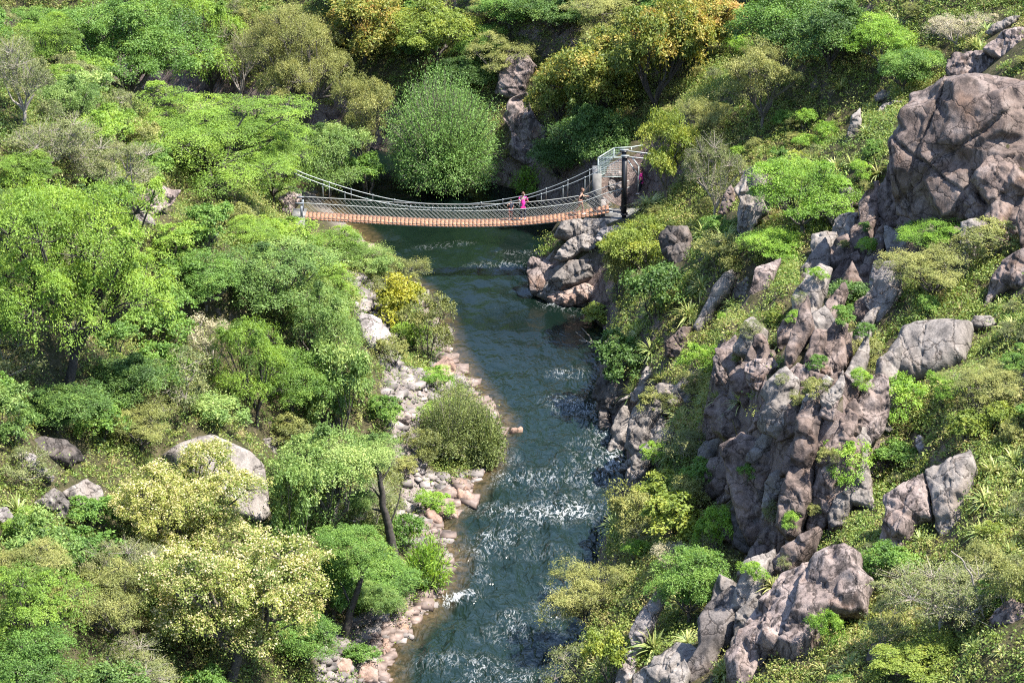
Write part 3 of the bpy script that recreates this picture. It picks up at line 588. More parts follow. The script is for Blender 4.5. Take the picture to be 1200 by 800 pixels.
for lab, pts in [('small red stone at the tip of the scree point', [(575,580),(580,550),(618,570),(615,600)]), ('dark red block at the water, lower tip of the scree point', [(570,650),(560,615),(610,600),(640,620),(662,665),(630,685)]),
                 ('long flat red slab below the scree point, touching the rapids', [(460,720),(480,690),(550,705),(545,740),(490,750)]), ('red stone between the flat red slab and the rapids', [(540,740),(545,690),(575,715),(578,750)]),
                 ('pale oblong stone lying on the upper scree', [(285,675),(310,655),(355,690),(345,712)]), ('broad red-brown stone low on the bank above the green reeds', [(405,740),(420,705),(465,715),(500,760),(490,800),(430,780)]),
                 ('reddish stone stepping into the river below the scree', [(520,640),(530,605),(570,610),(570,655)])]:
    rock('stone', lab, 'stone', 'pale' if 'pale' in lab else 'red', r4(pts), thick=.7, nmix=.3, up=.4, dens=18, push=.12)
q4 = lambda pts: tr(360, 620, 4.445, pts)
for lab, pts in [('upper of two flat red stones stacked at the water', [(450,492),(490,455),(525,465),(515,500),(470,505)]), ('lower of two flat red stones stacked at the water', [(445,515),(470,498),(530,500),(530,525),(480,535)]),
                 ('pale stone at the base of the green reeds by the small fall', [(600,290),(605,255),(635,255),(660,305),(630,330)]), ('red block in the water below the dark trunk', [(385,620),(390,570),(425,570),(430,640),(400,670)]),
                 ('grey stone behind the foot of the dark trunk', [(140,410),(170,390),(200,420),(180,440)]), ('rounded red boulder at the bottom edge of the left bank', [(250,790),(270,730),(340,700),(375,740),(365,800)]),
                 ('tawny stone on the lower left bank, among rubble', [(130,740),(180,680),(240,700),(220,770)])]:
    rock('stone', lab, 'stone', 'grey' if 'grey' in lab else ('pale' if 'pale' in lab else 'red'), q4(pts), thick=.7, nmix=.3, up=.4, dens=18, push=.12)
rock('stone', 'lone orange stone just breaking the river surface', 'stone', 'red', [(596,505),(603,502),(613,504),(612,508),(600,508)], thick=.9, nmix=.2, up=.4, dens=14, push=.12)
G8 = lambda pts: tr(560, 40, 4.444, pts)
rock('rock_cliff', 'steep pink-grey gully wall rising beyond the willow bush', 'cliff', 'pink', G8([(130,440),(165,330),(250,300),(285,400),(310,450),(370,500),(340,600),(330,660),(235,690),(160,640),(172,530)]), thick=.35, nmix=.6, dens=40, push=.3)
rock('rock_outcrop', 'upper head of the pink gully, split by a shadowed crack', 'rock', 'pink', G8([(115,205),(150,108),(265,98),(305,170),(255,265),(270,335),(170,340),(90,310),(95,270)]), thick=.5, nmix=.7, push=.3)
# blocks that knit the crags into one rough band of rock down the slope
BAND = [([(1030,170),(1062,290),(1015,400),(1045,470),(1000,590),(940,655),(885,690),(850,600),(822,500),(850,400),(920,375),(955,300),(985,235)], 26, 62, 'brown', 'rough brown block in the band of cliffs running down the right slope', 'rock blocks in the band of cliffs on the right slope'),
        ([(705,470),(740,440),(800,440),(806,470),(775,530),(760,590),(738,590),(730,520)], 20, 14, 'grey', 'grey block of the low river wall at the right waterline', 'rock blocks of the river wall at the right waterline'),
        ([(1040,250),(1130,255),(1215,240),(1215,285),(1120,292),(1060,292)], 26, 8, 'brown', 'brown block at the foot of the huge crag', 'rock blocks at the foot of the huge crag'),
        ([(850,690),(900,690),(860,790),(800,810),(770,800),(820,740)], 24, 8, 'grey', 'grey block in the stony strip left of the ridged boulder', 'rock blocks in the stony strip by the ridged boulder')]
for poly, rad, cnt, mt, lab, grp in BAND:
    poly = np.array(poly, float); got = []; tries = 0
    while len(got) < cnt and tries < 3000:
        tries += 1; q = rng.uniform(poly.min(0), poly.max(0))
        if not inpoly(q[None], poly)[0] or any(np.hypot(*(q-g_)) < rad for g_ in got): continue
        got.append(q); n_ = 7; th = np.sort(rng.uniform(0, 2*PI, n_)); tilt = rng.normal(.35, .25); lx, ly = rad*rng.uniform(.5, .85), rad*rng.uniform(1.1, 2.0)
        v2 = np.column_stack([np.cos(th)*lx, np.sin(th)*ly])*rng.uniform(.75, 1.15, (n_, 1)); c_, s_ = math.cos(tilt), math.sin(tilt)
        rock('rock_outcrop', lab, 'rock', mt if rng.random() < .55 else 'grey' if mt == 'brown' else 'dark', q+v2@np.array([[c_, s_], [-s_, c_]]), grp, thick=rng.uniform(.5, .8), nmix=.6, push=rng.uniform(-.1, .25), dens=30, blocks=4, cracks=1)
# loose scree
ico = np.array([(-.5,.85,0),(.5,.85,0),(-.5,-.85,0),(.5,-.85,0),(0,-.5,.85),(0,.5,.85),(0,-.5,-.85),(0,.5,-.85),(.85,0,-.5),(.85,0,.5),(-.85,0,-.5),(-.85,0,.5)])
icot = np.array([(0,11,5),(0,5,1),(0,1,7),(0,7,10),(0,10,11),(1,5,9),(5,11,4),(11,10,2),(10,7,6),(7,1,8),(3,9,4),(3,4,2),(3,2,6),(3,6,8),(3,8,9),(4,9,5),(2,4,11),(6,2,10),(8,6,7),(9,8,1)])
mb = MB(); mb2 = MB()
cubv = np.array([(i_, j_, k_) for i_ in (-1, 1) for j_ in (-1, 1) for k_ in (-1, 1)], float); cubq = np.array([(0,1,3,2),(4,6,7,5),(0,4,5,1),(2,3,7,6),(0,2,6,4),(1,5,7,3)])
for poly in SCREEW:
    lo, hi = poly.min(0), poly.max(0); n = int(np.prod(hi-lo)*16)
    q = rng.uniform(lo, hi, (n, 2)); q = q[inpoly(q, poly)]
    for x, y in q:
        s = .06+.30*rng.random()**4.0
        cub = rng.random() < .75; V = (cubv*rng.uniform(.5, 1.1, (8, 3)) if cub else ico*rng.uniform(.6, 1.25, (12, 1)))*np.array([s*rng.uniform(.9,1.7), s*rng.uniform(.8,1.2), s*rng.uniform(.45,.8)])
        th = rng.uniform(0, 2*PI); V = V@np.array([[math.cos(th),-math.sin(th),0],[math.sin(th),math.cos(th),0],[0,0,1]])
        dwat = float(segdist(np.array([[x, y]]), left)[0])
        (mb2 if dwat < .7+.5*rng.random() else mb).add(V+np.array([x, y, max(gz(x, y), 0)+s*.2]), **(dict(Q=cubq) if cub else dict(T=icot)))
for k in range(520):
    t = rng.random(); seg = rng.integers(3, 17); p = left[seg]*(1-t)+left[seg+1]*t; x, y = p+np.array([rng.uniform(-.75, .22), rng.normal(0, .15)])
    s = .06+.32*rng.random()**3; cub = rng.random() < .7; V = (cubv*rng.uniform(.5, 1.1, (8, 3)) if cub else ico*rng.uniform(.6, 1.25, (12, 1)))*np.array([s*1.3, s, s*rng.uniform(.45, .8)])
    (mb2 if rng.random() < .7 else mb).add(V+np.array([x, y, max(gz(x, y), -.05)+s*.15]), **(dict(Q=cubq) if cub else dict(T=icot)))
o = link('scree_stones', mb.mesh('scree_stones', plain('scree_stone', (.195,.17,.157), .9, 0, .45, 1.2))); tag(o, 'loose pale broken stones spread along the left bank', 'stones', kind='stuff')
if mb2.n: o = link('river_pebbles', mb2.mesh('river_pebbles', plain('wet_pebble', (.17,.125,.105), .7, 0, .35, 2.5))); tag(o, 'reddish wet pebbles along the left waterline', 'stones', kind='stuff')
# ------------------------------------------------------------------ plants
def unit(v): return v/(np.linalg.norm(v, axis=-1, keepdims=True)+1e-9)
def leaves(C, A, Nn, L, W, var, R_):
    """one pointed leaf per row: centre, long axis, normal, sizes -> verts, quads, var"""
    A = unit(A); B = unit(np.cross(Nn, A)); n = unit(np.cross(A, B)); L = L[:, None]; W = W[:, None]
    k = R_.uniform(-.15, .15, (len(C), 1))
    V = np.stack([C-A*L*.5, C+B*W*.5+A*L*k*.5+n*W*.18, C+A*L*.5, C-B*W*.5+A*L*k*.5+n*W*.18], 1).reshape(-1, 3)
    Q = np.arange(len(C)*4).reshape(-1, 4)
    return V, Q, np.repeat(var, 4)
KIND = {  # leaf length, width; flat = how flat the leaf sprays lie; tw = bare twigs showing; style
 'lime':  dict(l=.15, w=.05, flat=.35, cl=.24, bark=DARKBARK, tw=.5, fill=.9, gap=1.2),
 'green': dict(l=.14, w=.07, flat=.6, cl=.26, bark=BARK, tw=.3, fill=1),
 'cool':  dict(l=.13, w=.06, flat=.7, cl=.25, bark=BARK, tw=.3, fill=1.1),
 'olive': dict(l=.12, w=.048, flat=.7, cl=.23, bark=BARK, tw=.6, fill=.95),
 'scrub': dict(l=.095, w=.045, flat=.8, cl=.22, bark=PALETWIG, tw=1.2, fill=.75),
 'gold':  dict(l=.17, w=.09, flat=.7, cl=.24, bark=DARKBARK, tw=.3, fill=1),
 'dark':  dict(l=.15, w=.08, flat=.6, cl=.27, bark=DARKBARK, tw=.2, fill=1.1),
 'yellow':dict(l=.16, w=.09, flat=.6, cl=.24, bark=BARK, tw=.5, fill=.75),
 'sun':   dict(l=.16, w=.09, flat=.6, cl=.24, bark=BARK, tw=.5, fill=.8),
 'silver':dict(l=.10, w=.04, flat=.8, cl=.22, bark=PALETWIG, tw=1.4, fill=.6),
 'bright':dict(l=.12, w=.06, flat=.6, cl=.25, bark=BARK, tw=.4, fill=1),
 'bloss': dict(l=.15, w=.075, flat=.7, cl=.21, bark=BARK, tw=.5, fill=.8),
 'willow':dict(style='shoot', l=.125, w=.034, n=700, m=30, bark=BARK),
 'reed':  dict(style='shoot', mat='bright', l=.26, w=.035, n=160, m=14, bark=BARK),
 'river': dict(style='shoot', l=.11, w=.04, n=460, m=34, bark=PALETWIG),
}
SZ = {'S': (2.2, 1.9), 'M': (4.8, 4.4), 'L': (8.5, 7.2)}
PROTO = {}
def proto(kind, size, var):
    key = (kind, size, var)
    if key in PROTO: return PROTO[key]
    K = KIND[kind]; W, H = SZ[size]; R_ = np.random.default_rng(abs(hash(key_num(kind, size, var))) % 2**31)
    lm = LM[K.get('mat', kind)]; st = MB(); extra = None
    if K.get('style') == 'shoot':
        n, mm = K['n']*{'S': 1, 'M': 2, 'L': 4}[size], K['m']
        th = R_.uniform(0, 2*PI, n); el = np.arccos(R_.uniform(.02, 1, n)); rr = R_.uniform(.55, 1, n)**.6
        tip = np.stack([np.sin(el)*np.cos(th)*W/2, np.sin(el)*np.sin(th)*W/2, np.cos(el)*H*.97+.06*H], -1)*rr[:, None]*(1+.19*fbm(np.stack([np.cos(th)*2, np.sin(th)*2, el*2+var*7], -1), 2))[:, None]
        base = tip*np.array([.22, .22, 0]); mid = base*.4+tip*.6+np.array([0, 0, .18*H])*rr[:, None]*np.sin(el)[:, None]
        t = R_.uniform(.25, 1.0, (n, mm))[..., None]
        P = (1-t)**2*base[:, None]+2*t*(1-t)*mid[:, None]+t*t*tip[:, None]
        D = unit(2*(1-t)*(mid-base)[:, None]+2*t*(tip-mid)[:, None])
        P = P+R_.normal(0, .085*min(W, 3)*.5, P.shape); nn = n*mm
        A = (D+R_.normal(0, .6, P.shape)).reshape(-1, 3); C = P.reshape(-1, 3); Nn = unit(C/np.array([W/2, W/2, H]))*.6+np.array([0, 0, .5])+R_.normal(0, .5, C.shape)
        vv = np.clip(np.repeat(R_.normal(.48, .17, n), mm)+R_.normal(0, .12, nn), 0, 1)
        L_ = K['l']*R_.uniform(.6, 1.3, nn); V, Q, va = leaves(C, A, Nn, L_, K['w']*R_.uniform(.7, 1.3, nn)*(W/2.2)**.25, vv, R_)
        for k in range(0, n, 1 if K.get('tw') else 3):
            s = np.linspace(0, 1.06 if K.get('tw') else .9, 5)[:, None]; st.tube((1-s)**2*base[k]+2*s*(1-s)*mid[k]+s*s*tip[k], np.linspace(.022, .006, 5)*(W/2.2)**.5, 3, False)
    else:
        nC = {'S': 11, 'M': 26, 'L': 52}[size]; nS = {'S': 15, 'M': 20, 'L': 22}[size]; nL = int({'S': 36, 'M': 48, 'L': 80}[size]*K['fill'])
        tf = {'S': .08, 'M': .2, 'L': .22}[size]; cr = K['cl']*W*{'S': 1.0, 'M': .8, 'L': .62}[size]
        ce, tries = [], 0
        gap = cr*.8*K.get('gap', 1)
        subs = [(np.array([0, 0, H*.62]), np.array([W*.27, W*.27, H*.34]))]      # a crown is several lobes of unequal size and height
        for k in range({'S': 3, 'M': 5, 'L': 8}[size]):
            th = 2*PI*(k*.618+R_.uniform(-.12, .12)); ro = W*R_.uniform(.16, .36); sr_ = W*R_.uniform(.14, .25)
            subs.append((np.array([math.cos(th)*ro, math.sin(th)*ro, H*(tf+(1-tf)*R_.uniform(.22, .78))]), np.array([sr_, sr_, sr_*.9*H/W])))
        while len(ce) < nC and tries < 6000:
            tries += 1; q = R_.normal(size=3); q = q/np.linalg.norm(q); q[2] = q[2] if q[2] > -.45 else -q[2]*.6
            sc_, sr_ = subs[R_.integers(len(subs))]; p = sc_+q*sr_*R_.uniform(.25, 1)**.4*np.array([1, 1, .85])
            if p[2] < cr*.3 or p[2] > H-cr*.3 or math.hypot(p[0], p[1]) > W*.5-cr*.35: continue
            if all(np.linalg.norm(p-c) > gap for c in ce): ce.append(p)
            if tries % 600 == 0: gap *= .88
        ce = np.array(ce); crs = cr*R_.uniform(.55, 1.4, len(ce))
        kx = R_.integers(0, len(ce), max(2, len(ce)//6)); o_ = ce[kx]-np.array([0, 0, H*.42]); ce = np.vstack([ce, ce[kx]+o_*R_.uniform(.14, .32, (len(kx), 1))]); crs = np.concatenate([crs, cr*R_.uniform(.3, .55, len(kx))]); nC = len(ce)
        ctr = np.array([0, 0, H*.42])
        q = unit(R_.normal(size=(nC, nS, 3))); q[..., 2] = np.where(q[..., 2] < -.3, -q[..., 2], q[..., 2]); out_ = unit(ce-ctr); q = unit(q+.45*out_[:, None])
        sp = ce[:, None]+q*crs[:, None, None]*R_.uniform(.55, 1.08, (nC, nS, 1))*np.array([1, 1, .72])
        spr = sp.reshape(-1, 3); nsp = len(spr); so = unit(q.reshape(-1, 3)*.7+np.array([0, 0, .55]))
        sr = .235*np.repeat(crs, nS)*R_.uniform(.7, 1.3, nsp)
        g_ = R_.normal(size=(nsp, nL, 3))*sr[:, None, None]*.62; along = (g_*so[:, None]).sum(-1, keepdims=True); g_ = g_-so[:, None]*along*(1-K['flat'])
        C = (spr[:, None]+g_).reshape(-1, 3); nn = len(C)
        Nn = np.repeat(so, nL, 0)*1.0+np.array([0, 0, .35])+R_.normal(0, .55, (nn, 3))
        A = g_.reshape(-1, 3)/np.repeat(sr, nL)[:, None]+R_.normal(0, .6, (nn, 3))-np.array([0, 0, .25])
        vv = np.clip(np.repeat(np.repeat(R_.normal(.46, .16, nC), nS)+R_.normal(0, .13, nsp), nL)+R_.normal(0, .10, nn)+.10*(C[:, 2]/H-.55), 0, 1)
        L_ = K['l']*R_.uniform(.6, 1.35, nn)*{'S': .74, 'M': .76, 'L': .72}[size]; V, Q, va = leaves(C, A, Nn, L_, L_*K['w']/K['l']*R_.uniform(.75, 1.25, nn), vv, R_)
        if kind == 'bloss':
            top = np.nonzero((so[:, 2] > .15) & (R_.random(nsp) < .86))[0]; mP = 16
            c2 = (spr[top]+so[top]*sr[top, None]*.5)[:, None]+R_.normal(size=(len(top), mP, 3))*sr[top, None, None]*.42
            c2 = c2.reshape(-1, 3); k2 = len(c2)
            PV, PQ, Pv = leaves(c2, R_.normal(size=(k2, 3)), R_.normal(0, .6, (k2, 3))+np.array([0, 0, .8]), R_.uniform(.07, .13, k2), R_.uniform(.05, .09, k2), np.clip(np.repeat(R_.normal(.5, .25, len(top)), mP)+R_.normal(0, .15, k2), 0, 1), R_)
            extra = mesh_np('blossom', PV, [PQ], LM['petal'], False, {'var': Pv})
        # trunk, limbs and twigs
        tr_ = {'S': .035, 'M': .10, 'L': .19}[size]
        if size == 'S':
            nf = 5; fk = [np.array([R_.normal(0, .1*W), R_.normal(0, .1*W), R_.uniform(.15, .3)*H]) for _ in range(nf)]
            for f in fk: st.tube([f*np.array([.3,.3,0])-np.array([0,0,.3]), f*np.array([.6,.6,.5]), f], [tr_, tr_*.9, tr_*.7], 5, False)
        else:
            nf = 6; lean = R_.normal(0, .05*W, 2); f0 = np.array([lean[0], lean[1], tf*H*.9])
            s = np.linspace(0, 1, 5)[:, None]; st.tube(np.array([0, 0, -.6])*(1-s)+f0*s+R_.normal(0, .03, (5, 3))*s, np.linspace(tr_*1.35, tr_, 5), 8, False)
            fk = []
            for k in range(nf):
                th = 2*PI*k/nf+R_.uniform(-.4, .4); f = f0+np.array([math.cos(th)*W*.14, math.sin(th)*W*.14, H*R_.uniform(.1, .24)]); fk.append(f)
                st.tube([f0-np.array([0, 0, .1]), f0*.5+f*.5+R_.normal(0, .04, 3)*W*.3, f], [tr_*.85, tr_*.7, tr_*.55], 6, False)
        fk = np.array(fk)
        for c, r in zip(ce, crs):
            f = fk[np.argmin(np.linalg.norm((fk-c)*np.array([1, 1, .4]), axis=1))]
            md = f*.5+c*.5+R_.normal(0, .05, 3)*W*.5
            s = np.linspace(0, 1, 5)[:, None]; pth = (1-s)**2*f+2*s*(1-s)*md+s*s*c
            st.tube(pth, np.linspace(tr_*.5, tr_*.16, 5), 5, False)
        if K['tw'] > 0:
            sel = np.nonzero(R_.random(nsp) < min(1, K['tw']))[0]
            for k in sel:
                c = ce[k//nS]; e = spr[k]+(spr[k]-c)*(.25 if K['tw'] > .9 else .05)
                st.tube([c, c*.5+e*.5+R_.normal(0, .03, 3)*cr, e], np.array([.35, .24, .1])*tr_*.5, 3, False)
    me = mesh_np('foliage', V, [Q], lm, False, {'var': va})
    sm = st.mesh('stems', K['bark'], True)
    PROTO[key] = (me, sm, extra, W, H)
    return PROTO[key]
def key_num(kind, size, var): return sum(ord(c)*(31**k) for k, c in enumerate(kind))*7+ord(size)*13+var*977
PLANTS = []
WORDS = {'bright': 'bright green', 'olive': 'olive', 'scrub': 'grey-green', 'green': 'mid-green'}
def put(kind, name, label, cat, P, W, H, group=None, var=0, rz=None, R_=rng):
    size = 'S' if W < 3.3 else ('M' if W < 6.6 else 'L')
    me, sm, ex, W0, H0 = proto(kind, size, var)
    tree = any(w in name for w in ('tree',))
    e = tag(empty(name, P, R_.uniform(0, 2*PI) if rz is None else rz), label, cat, group)
    e.scale = (W/W0*R_.uniform(.95, 1.05), W/W0*R_.uniform(.95, 1.05), H/H0)
    link('trunk' if tree else 'stems', sm, e); link('crown' if tree else 'foliage', me, e)
    if ex: link('blossom', ex, e)
    PLANTS.append((P[0], P[1], W/2)); return e
VN = [0]
def plant(kind, name, label, cx, cy, w, h, group=None, dy=0, cat=None):
    dist = 150.0
    for _ in range(4):
        ppm = F/dist; W = w/ppm; p = PITCH+math.atan((cy-400)/F); vh = h/ppm
        H = math.sqrt(max(vh**2-(W*math.sin(p))**2, (.42*W)**2))/math.cos(p)
        yb = cy+.5*H*math.cos(p)*ppm+dy; P = hit(cx, yb); dist = np.linalg.norm(P-CAM)
    VN[0] += 1
    return put(kind, name, label, cat or ('tree' if 'tree' in name else 'shrub'), P, W, H, group, VN[0] % 2)
# ---- left side, hand placed
PL = [
 ('lime','feathery_tree','huge bright lime-green feathery tree filling the left edge, dark trunks showing at its left',75,340,235,255),
 ('lime','feathery_tree','little layered lime-green tree standing beside a flat grey rock',300,440,86,125),
 ('green','leafy_tree','big bright green tree with deep dark gaps in the upper left corner',150,66,190,150),
 ('lime','feathery_tree','slender lime-green tree with a thin dark trunk, right of the big upper-left tree',245,60,110,130),
 ('lime','feathery_tree','wide spreading lime-green tree reaching toward the left end of the bridge',255,175,230,120),
 ('lime','feathery_tree','lime-green bush-tree draping over the crag at the left bridge end',320,205,85,75),
 ('olive','leafy_tree','tall pale olive tree with grey trunk, left of the round willow bush',358,95,125,175),
 ('olive','leafy_tree','narrow pale olive tree pressed against the left flank of the willow bush',428,150,75,120),
 ('scrub','twiggy_shrub','grey twiggy scrub bush at the far upper left edge',28,95,90,110),
 ('scrub','twiggy_shrub','sparse grey-green scrub bush below the big upper-left tree',65,175,110,80),
 ('scrub','twiggy_shrub','grey bush with bare twigs between the spreading tree and the huge lime tree',140,200,100,80),
 ('dark','shrub','dark green bush in the cleft above the shadowed rock',130,235,70,50),
 ('lime','shrub','bright lime shrub at the left edge just above the huge lime tree',30,205,80,50),
 ('scrub','twiggy_shrub','grey leafless-looking thicket in the gap between the slender tree and the pale olive tree',283,75,60,100),
 ('scrub','twiggy_shrub','twiggy pale shrub beside the cleft rocks',140,272,70,46),
 ('lime','shrub','small yellow-lime shrub right of the huge lime tree',205,285,64,44),
 ('willow','willow_bush','big round blue-green willow bush at the far bank behind the bridge',520,150,150,150),
 ('cool','leafy_tree','shady cool green tree just behind the left half of the bridge cables',385,190,90,90),
 ('green','shrub','green shrub overhanging the far water below the pale olive trees',430,205,60,50),
 ('cool','leafy_tree','cool mid-green tree with fine glittering leaves below the left end of the bridge',325,325,130,90),
 ('lime','leafy_tree','lime-green tree on the bank with a dark forked branch, below the bridge deck',390,300,86,60),
 ('cool','leafy_tree','tall cool green tree crowding the top of the pale scree',372,385,92,110),
 ('green','shrub','mid-green bush right of the small yellow-lime shrub',240,335,100,70),
 ('green','shrub','small green bush tucked against the right flank of the huge lime tree',185,375,80,70),
 ('silver','twiggy_shrub','silvery half-bare bush left of the little layered lime tree',248,400,66,66),
 ('scrub','twiggy_shrub','grey-green bush with pale forked stems left of the little layered tree',215,440,80,80),
 ('cool','leafy_tree','cool green tree beside the middle of the scree',400,455,76,110),
 ('green','shrub','green bush under the tall cool tree, right of the little layered tree',350,455,80,80),
 ('sun','shrub','bright yellow-green bush on the left bank at the river bend',467,362,62,64),
 ('olive','shrub','olive shrub with grey twigs leaning over the river beside the yellow bush',503,385,62,76),
 ('olive','shrub','low olive shrub on the stones below the yellow bush',462,420,50,44),
 ('river','riverside_bush','larger of two grey-green bushes bulging over the river at mid bank',530,488,84,104),
 ('river','riverside_bush','smaller grey-green bush leaning out over the water beside the larger one at mid bank',566,508,58,80),
 ('reed','reed_clump','bright green clump of tall reeds beside the small waterfall',500,655,70,75),
 ('green','shrub','fresh green bush at the foot of the leaning dark trunk',478,625,50,50),
 ('cool','leafy_tree','dense cool green tree on the left bank, right of the broad pale boulder',385,570,135,130),
 ('cool','leafy_tree','cool green tree right of the upper flowering tree, casting deep shade',345,600,70,110),
 ('bloss','flowering_tree','topmost of three cream-flowering trees, just left of the broad smooth boulder',212,606,188,150),
 ('bloss','flowering_tree','lowest and largest of three cream-flowering trees, near the bottom edge',268,715,215,190),
 ('green','shrub','green bush hanging over the water by the dark trunk near the bottom left bank',440,690,110,70),
 ('green','shrub','green bush between the lower flowering tree and the dark trunk',390,690,60,80),
 ('bloss','flowering_tree','middle one of three cream-flowering trees, filling the gap between the other two',250,672,150,100),
 ('green','shrub','low green shrub on the rubble at the bottom of the left bank',425,770,46,34),
 ('olive','shrub','small olive shrub on the stones at the landward foot of the two grey-green river bushes',494,525,46,44),
 ('bright','shrub','small fresh green shrub above the two grey-green river bushes',512,445,40,30),
 ('green','shrub','low green shrub on the upper scree',452,482,44,40),
 ('olive','shrub','low olive shrub on the middle of the scree',474,552,40,30),
 ('bright','shrub','fresh green tuft of shrub on the scree point',512,590,44,30),
 ('lime','shrub','lime-green bush hiding the foot of the left bridge end',338,282,70,50),
 ('lime','feathery_tree','bright lime tree in the bottom left corner',42,725,110,105),
 ('olive','shrub','dull olive bush between the bottom left lime tree and the flowering trees',140,715,110,100),
 ('green','shrub','mid-green bush above the bottom left lime tree',100,655,90,62),
 ('scrub','twiggy_shrub','grey-olive bush along the bottom edge, left of the lower flowering tree',160,785,110,70),
 ('dark','shrub','dark green bush beneath the huge lime tree, above the fractured rocks',65,485,110,50),
 ('cool','shrub','cool green bush at the left edge under the huge lime tree',15,490,70,70),
 ('olive','shrub','mixed olive bush above the upper flowering tree',165,505,100,66),
 ('dark','shrub','dark bush in the hollow right of the huge lime tree',150,450,90,70),
 ('scrub','twiggy_shrub','grey-green bush at the left edge between pale stones',30,545,66,50),
 ('green','shrub','small green bush among slabs left of the upper flowering tree',110,605,70,50),
 ('lime','shrub','yellowish-green shrub by the pale boulder at the left edge',35,630,76,56),
 ('cool','shrub','cool green bush just above the broad pale boulder',255,485,80,50),
 ('olive','shrub','pale olive shrub on the bank beside the broad pale boulder\'s right end',345,510,60,46),
 # ---- far bank
 ('gold','golden_tree','green tree with orange-tinted tips at the top edge, left of centre',425,35,105,95),
 ('yellow','leafy_tree','yellow-green tree at the top edge above the willow bush',510,42,95,80),
 ('green','leafy_tree','green tree at the very top centre',598,14,90,50),
 ('dark','leafy_tree','dark green tree at the top edge, right of centre',655,22,80,60),
 ('olive','shrub','olive bush on the slope above the pink gully',585,68,75,55),
 ('gold','golden_tree','amber-tipped tree hugging the right side of the pink gully',655,115,70,85),
 ('gold','golden_tree','big golden-green tree behind the mesh fence',700,100,120,120),
 ('gold','golden_tree','tall orange-gold tree right of the big golden-green tree',775,75,110,140),
 ('gold','golden_tree','rusty orange tree at the top edge, right of the tall gold tree',830,28,95,80),
 ('olive','leafy_tree','olive-gold tree at the top edge above the golden trees',712,22,110,60),
 ('dark','leafy_tree','dark shaded tree directly behind the mesh fence',700,165,90,80),
 ('dark','shrub','dark bush at the water right of the pink gully',655,190,66,50),
 ('reed','reed_clump','dark green reeds at the water below the pink gully',622,208,56,36),
 ('yellow','shrub','yellow-leaved bush right of the mesh fence',782,185,68,110),
 ('dark','shrub','small dark bush in the shade left of the pink gully head',548,88,60,46),
 ('green','shrub','fresh green bush wedged between the willow bush and the gully',565,60,60,46),
 # ---- right slope
 ('green','leafy_tree','bushy green tree at the top edge, right of the rusty tree',905,40,110,90),
 ('olive','leafy_tree','round olive-topped tree alone on the upper right slope',893,105,86,100),
 ('dark','shrub','dark green thicket at the top edge of the right slope',975,45,110,90),
 ('bright','shrub','bright green shrub on the upper slope beside the dark thicket',1030,55,80,66),
 ('green','shrub','green shrub above the rounded pinkish slab',1060,85,80,56),
 ('silver','twiggy_shrub','silver-grey shrub beside the high rock ridge',1120,40,70,50),
 ('scrub','twiggy_shrub','thin grey tree-shrub with dark stems left of the lichened pillar',838,210,76,100),
 ('olive','shrub','olive bush right of the yellow-leaved bush',825,150,70,66),
 ('bright','shrub','big bright green shrub spread right of the lichened pillar',940,240,115,84),
 ('bright','shrub','bright green shrub below the lichened pillar',908,292,84,50),
 ('lime','shrub','soft lime shrub higher up than the lichened pillar',935,205,60,40),
 ('yellow','shrub','yellow-green bush between the black tower and the waterside boulders',750,294,84,76),
 ('olive','shrub','olive bush hanging over the waterside boulders',722,326,50,66),
 ('yellow','shrub','tiny yellow shrub just above the water by the rust-tipped boulder',700,368,46,26),
 ('dark','shrub','dark green bush in the shade of the hanging mottled rock',768,345,66,66),
 ('olive','shrub','pale olive shrub under the hanging mottled rock, right side',845,300,60,50),
 ('dark','shrub','dark shrub in the gully between the reddish slab and the brown rib',998,350,54,40),
 ('olive','shrub','broad olive-green shrub between the crag and the cracked boulder',1090,325,105,66),
 ('bright','shrub','bright green shrub at the foot of the huge crag',1100,278,90,40),
 ('olive','shrub','yellowish olive shrub by the right edge under the crag',1160,285,80,50),
 ('bright','shrub','vivid green shrub growing right against the cracked boulder',1058,474,58,52),
 ('olive','shrub','small pale shrub left of the cracked boulder',1010,420,50,44),
 ('bright','shrub','vivid green shrub at the head of the tall brown column',993,545,56,54),
 ('olive','shrub','olive brush mound right of the cracked boulder',1150,460,100,66),
 ('green','shrub','green shrub above the layered two-block boulder',1050,535,64,40),
 ('scrub','twiggy_shrub','broad pale green shrub with white bare branches near the bottom right',1105,705,150,110),
 ('yellow','shrub','yellow-olive bush cut by the bottom edge at right',1075,785,110,56),
 ('scrub','twiggy_shrub','grey twiggy shrub by the dark boulder near the bottom edge',1035,730,56,60),
 ('bright','shrub','small bright shrub in the crease of the ridged boulder',968,742,40,46),
 ('green','shrub','green shrub right of the ridged boulder',1040,660,66,56),
 ('olive','shrub','dull green shrub at the right edge near the bottom',1180,690,70,70),
 ('olive','shrub','wide olive shrub overhanging the river near the bottom right of the water',690,708,105,86),
 ('olive','shrub','round olive-green shrub jutting over the river above the wide one',733,615,66,78),
 ('yellow','shrub','yellow-green shrub next to the round overhanging shrub',788,605,86,64),
 ('green','shrub','deep green shrub beside the pale rock spine',808,692,96,84),
 ('bright','shrub','bright yellow-green shrub against the shaded rock foot',834,630,54,70),
 ('silver','twiggy_shrub','silvery pale shrub between the yellow-green and the deep green shrub',785,655,56,46),
 ('scrub','twiggy_shrub','grey twiggy shrub over the water at the bottom edge',672,778,70,62),
 ('yellow','shrub','yellow-green shrub beside the grey twiggy one at the bottom edge',715,778,56,66),
 ('olive','shrub','dull shrub on the ledge below the brown cliff ledge',800,585,60,50),
 ('bright','shrub','small bright shrub under the brown shaded ledge',818,425,46,40),
 ('dark','shrub','dark bush at the river edge under the brown shaded ledge',728,425,64,60),
]
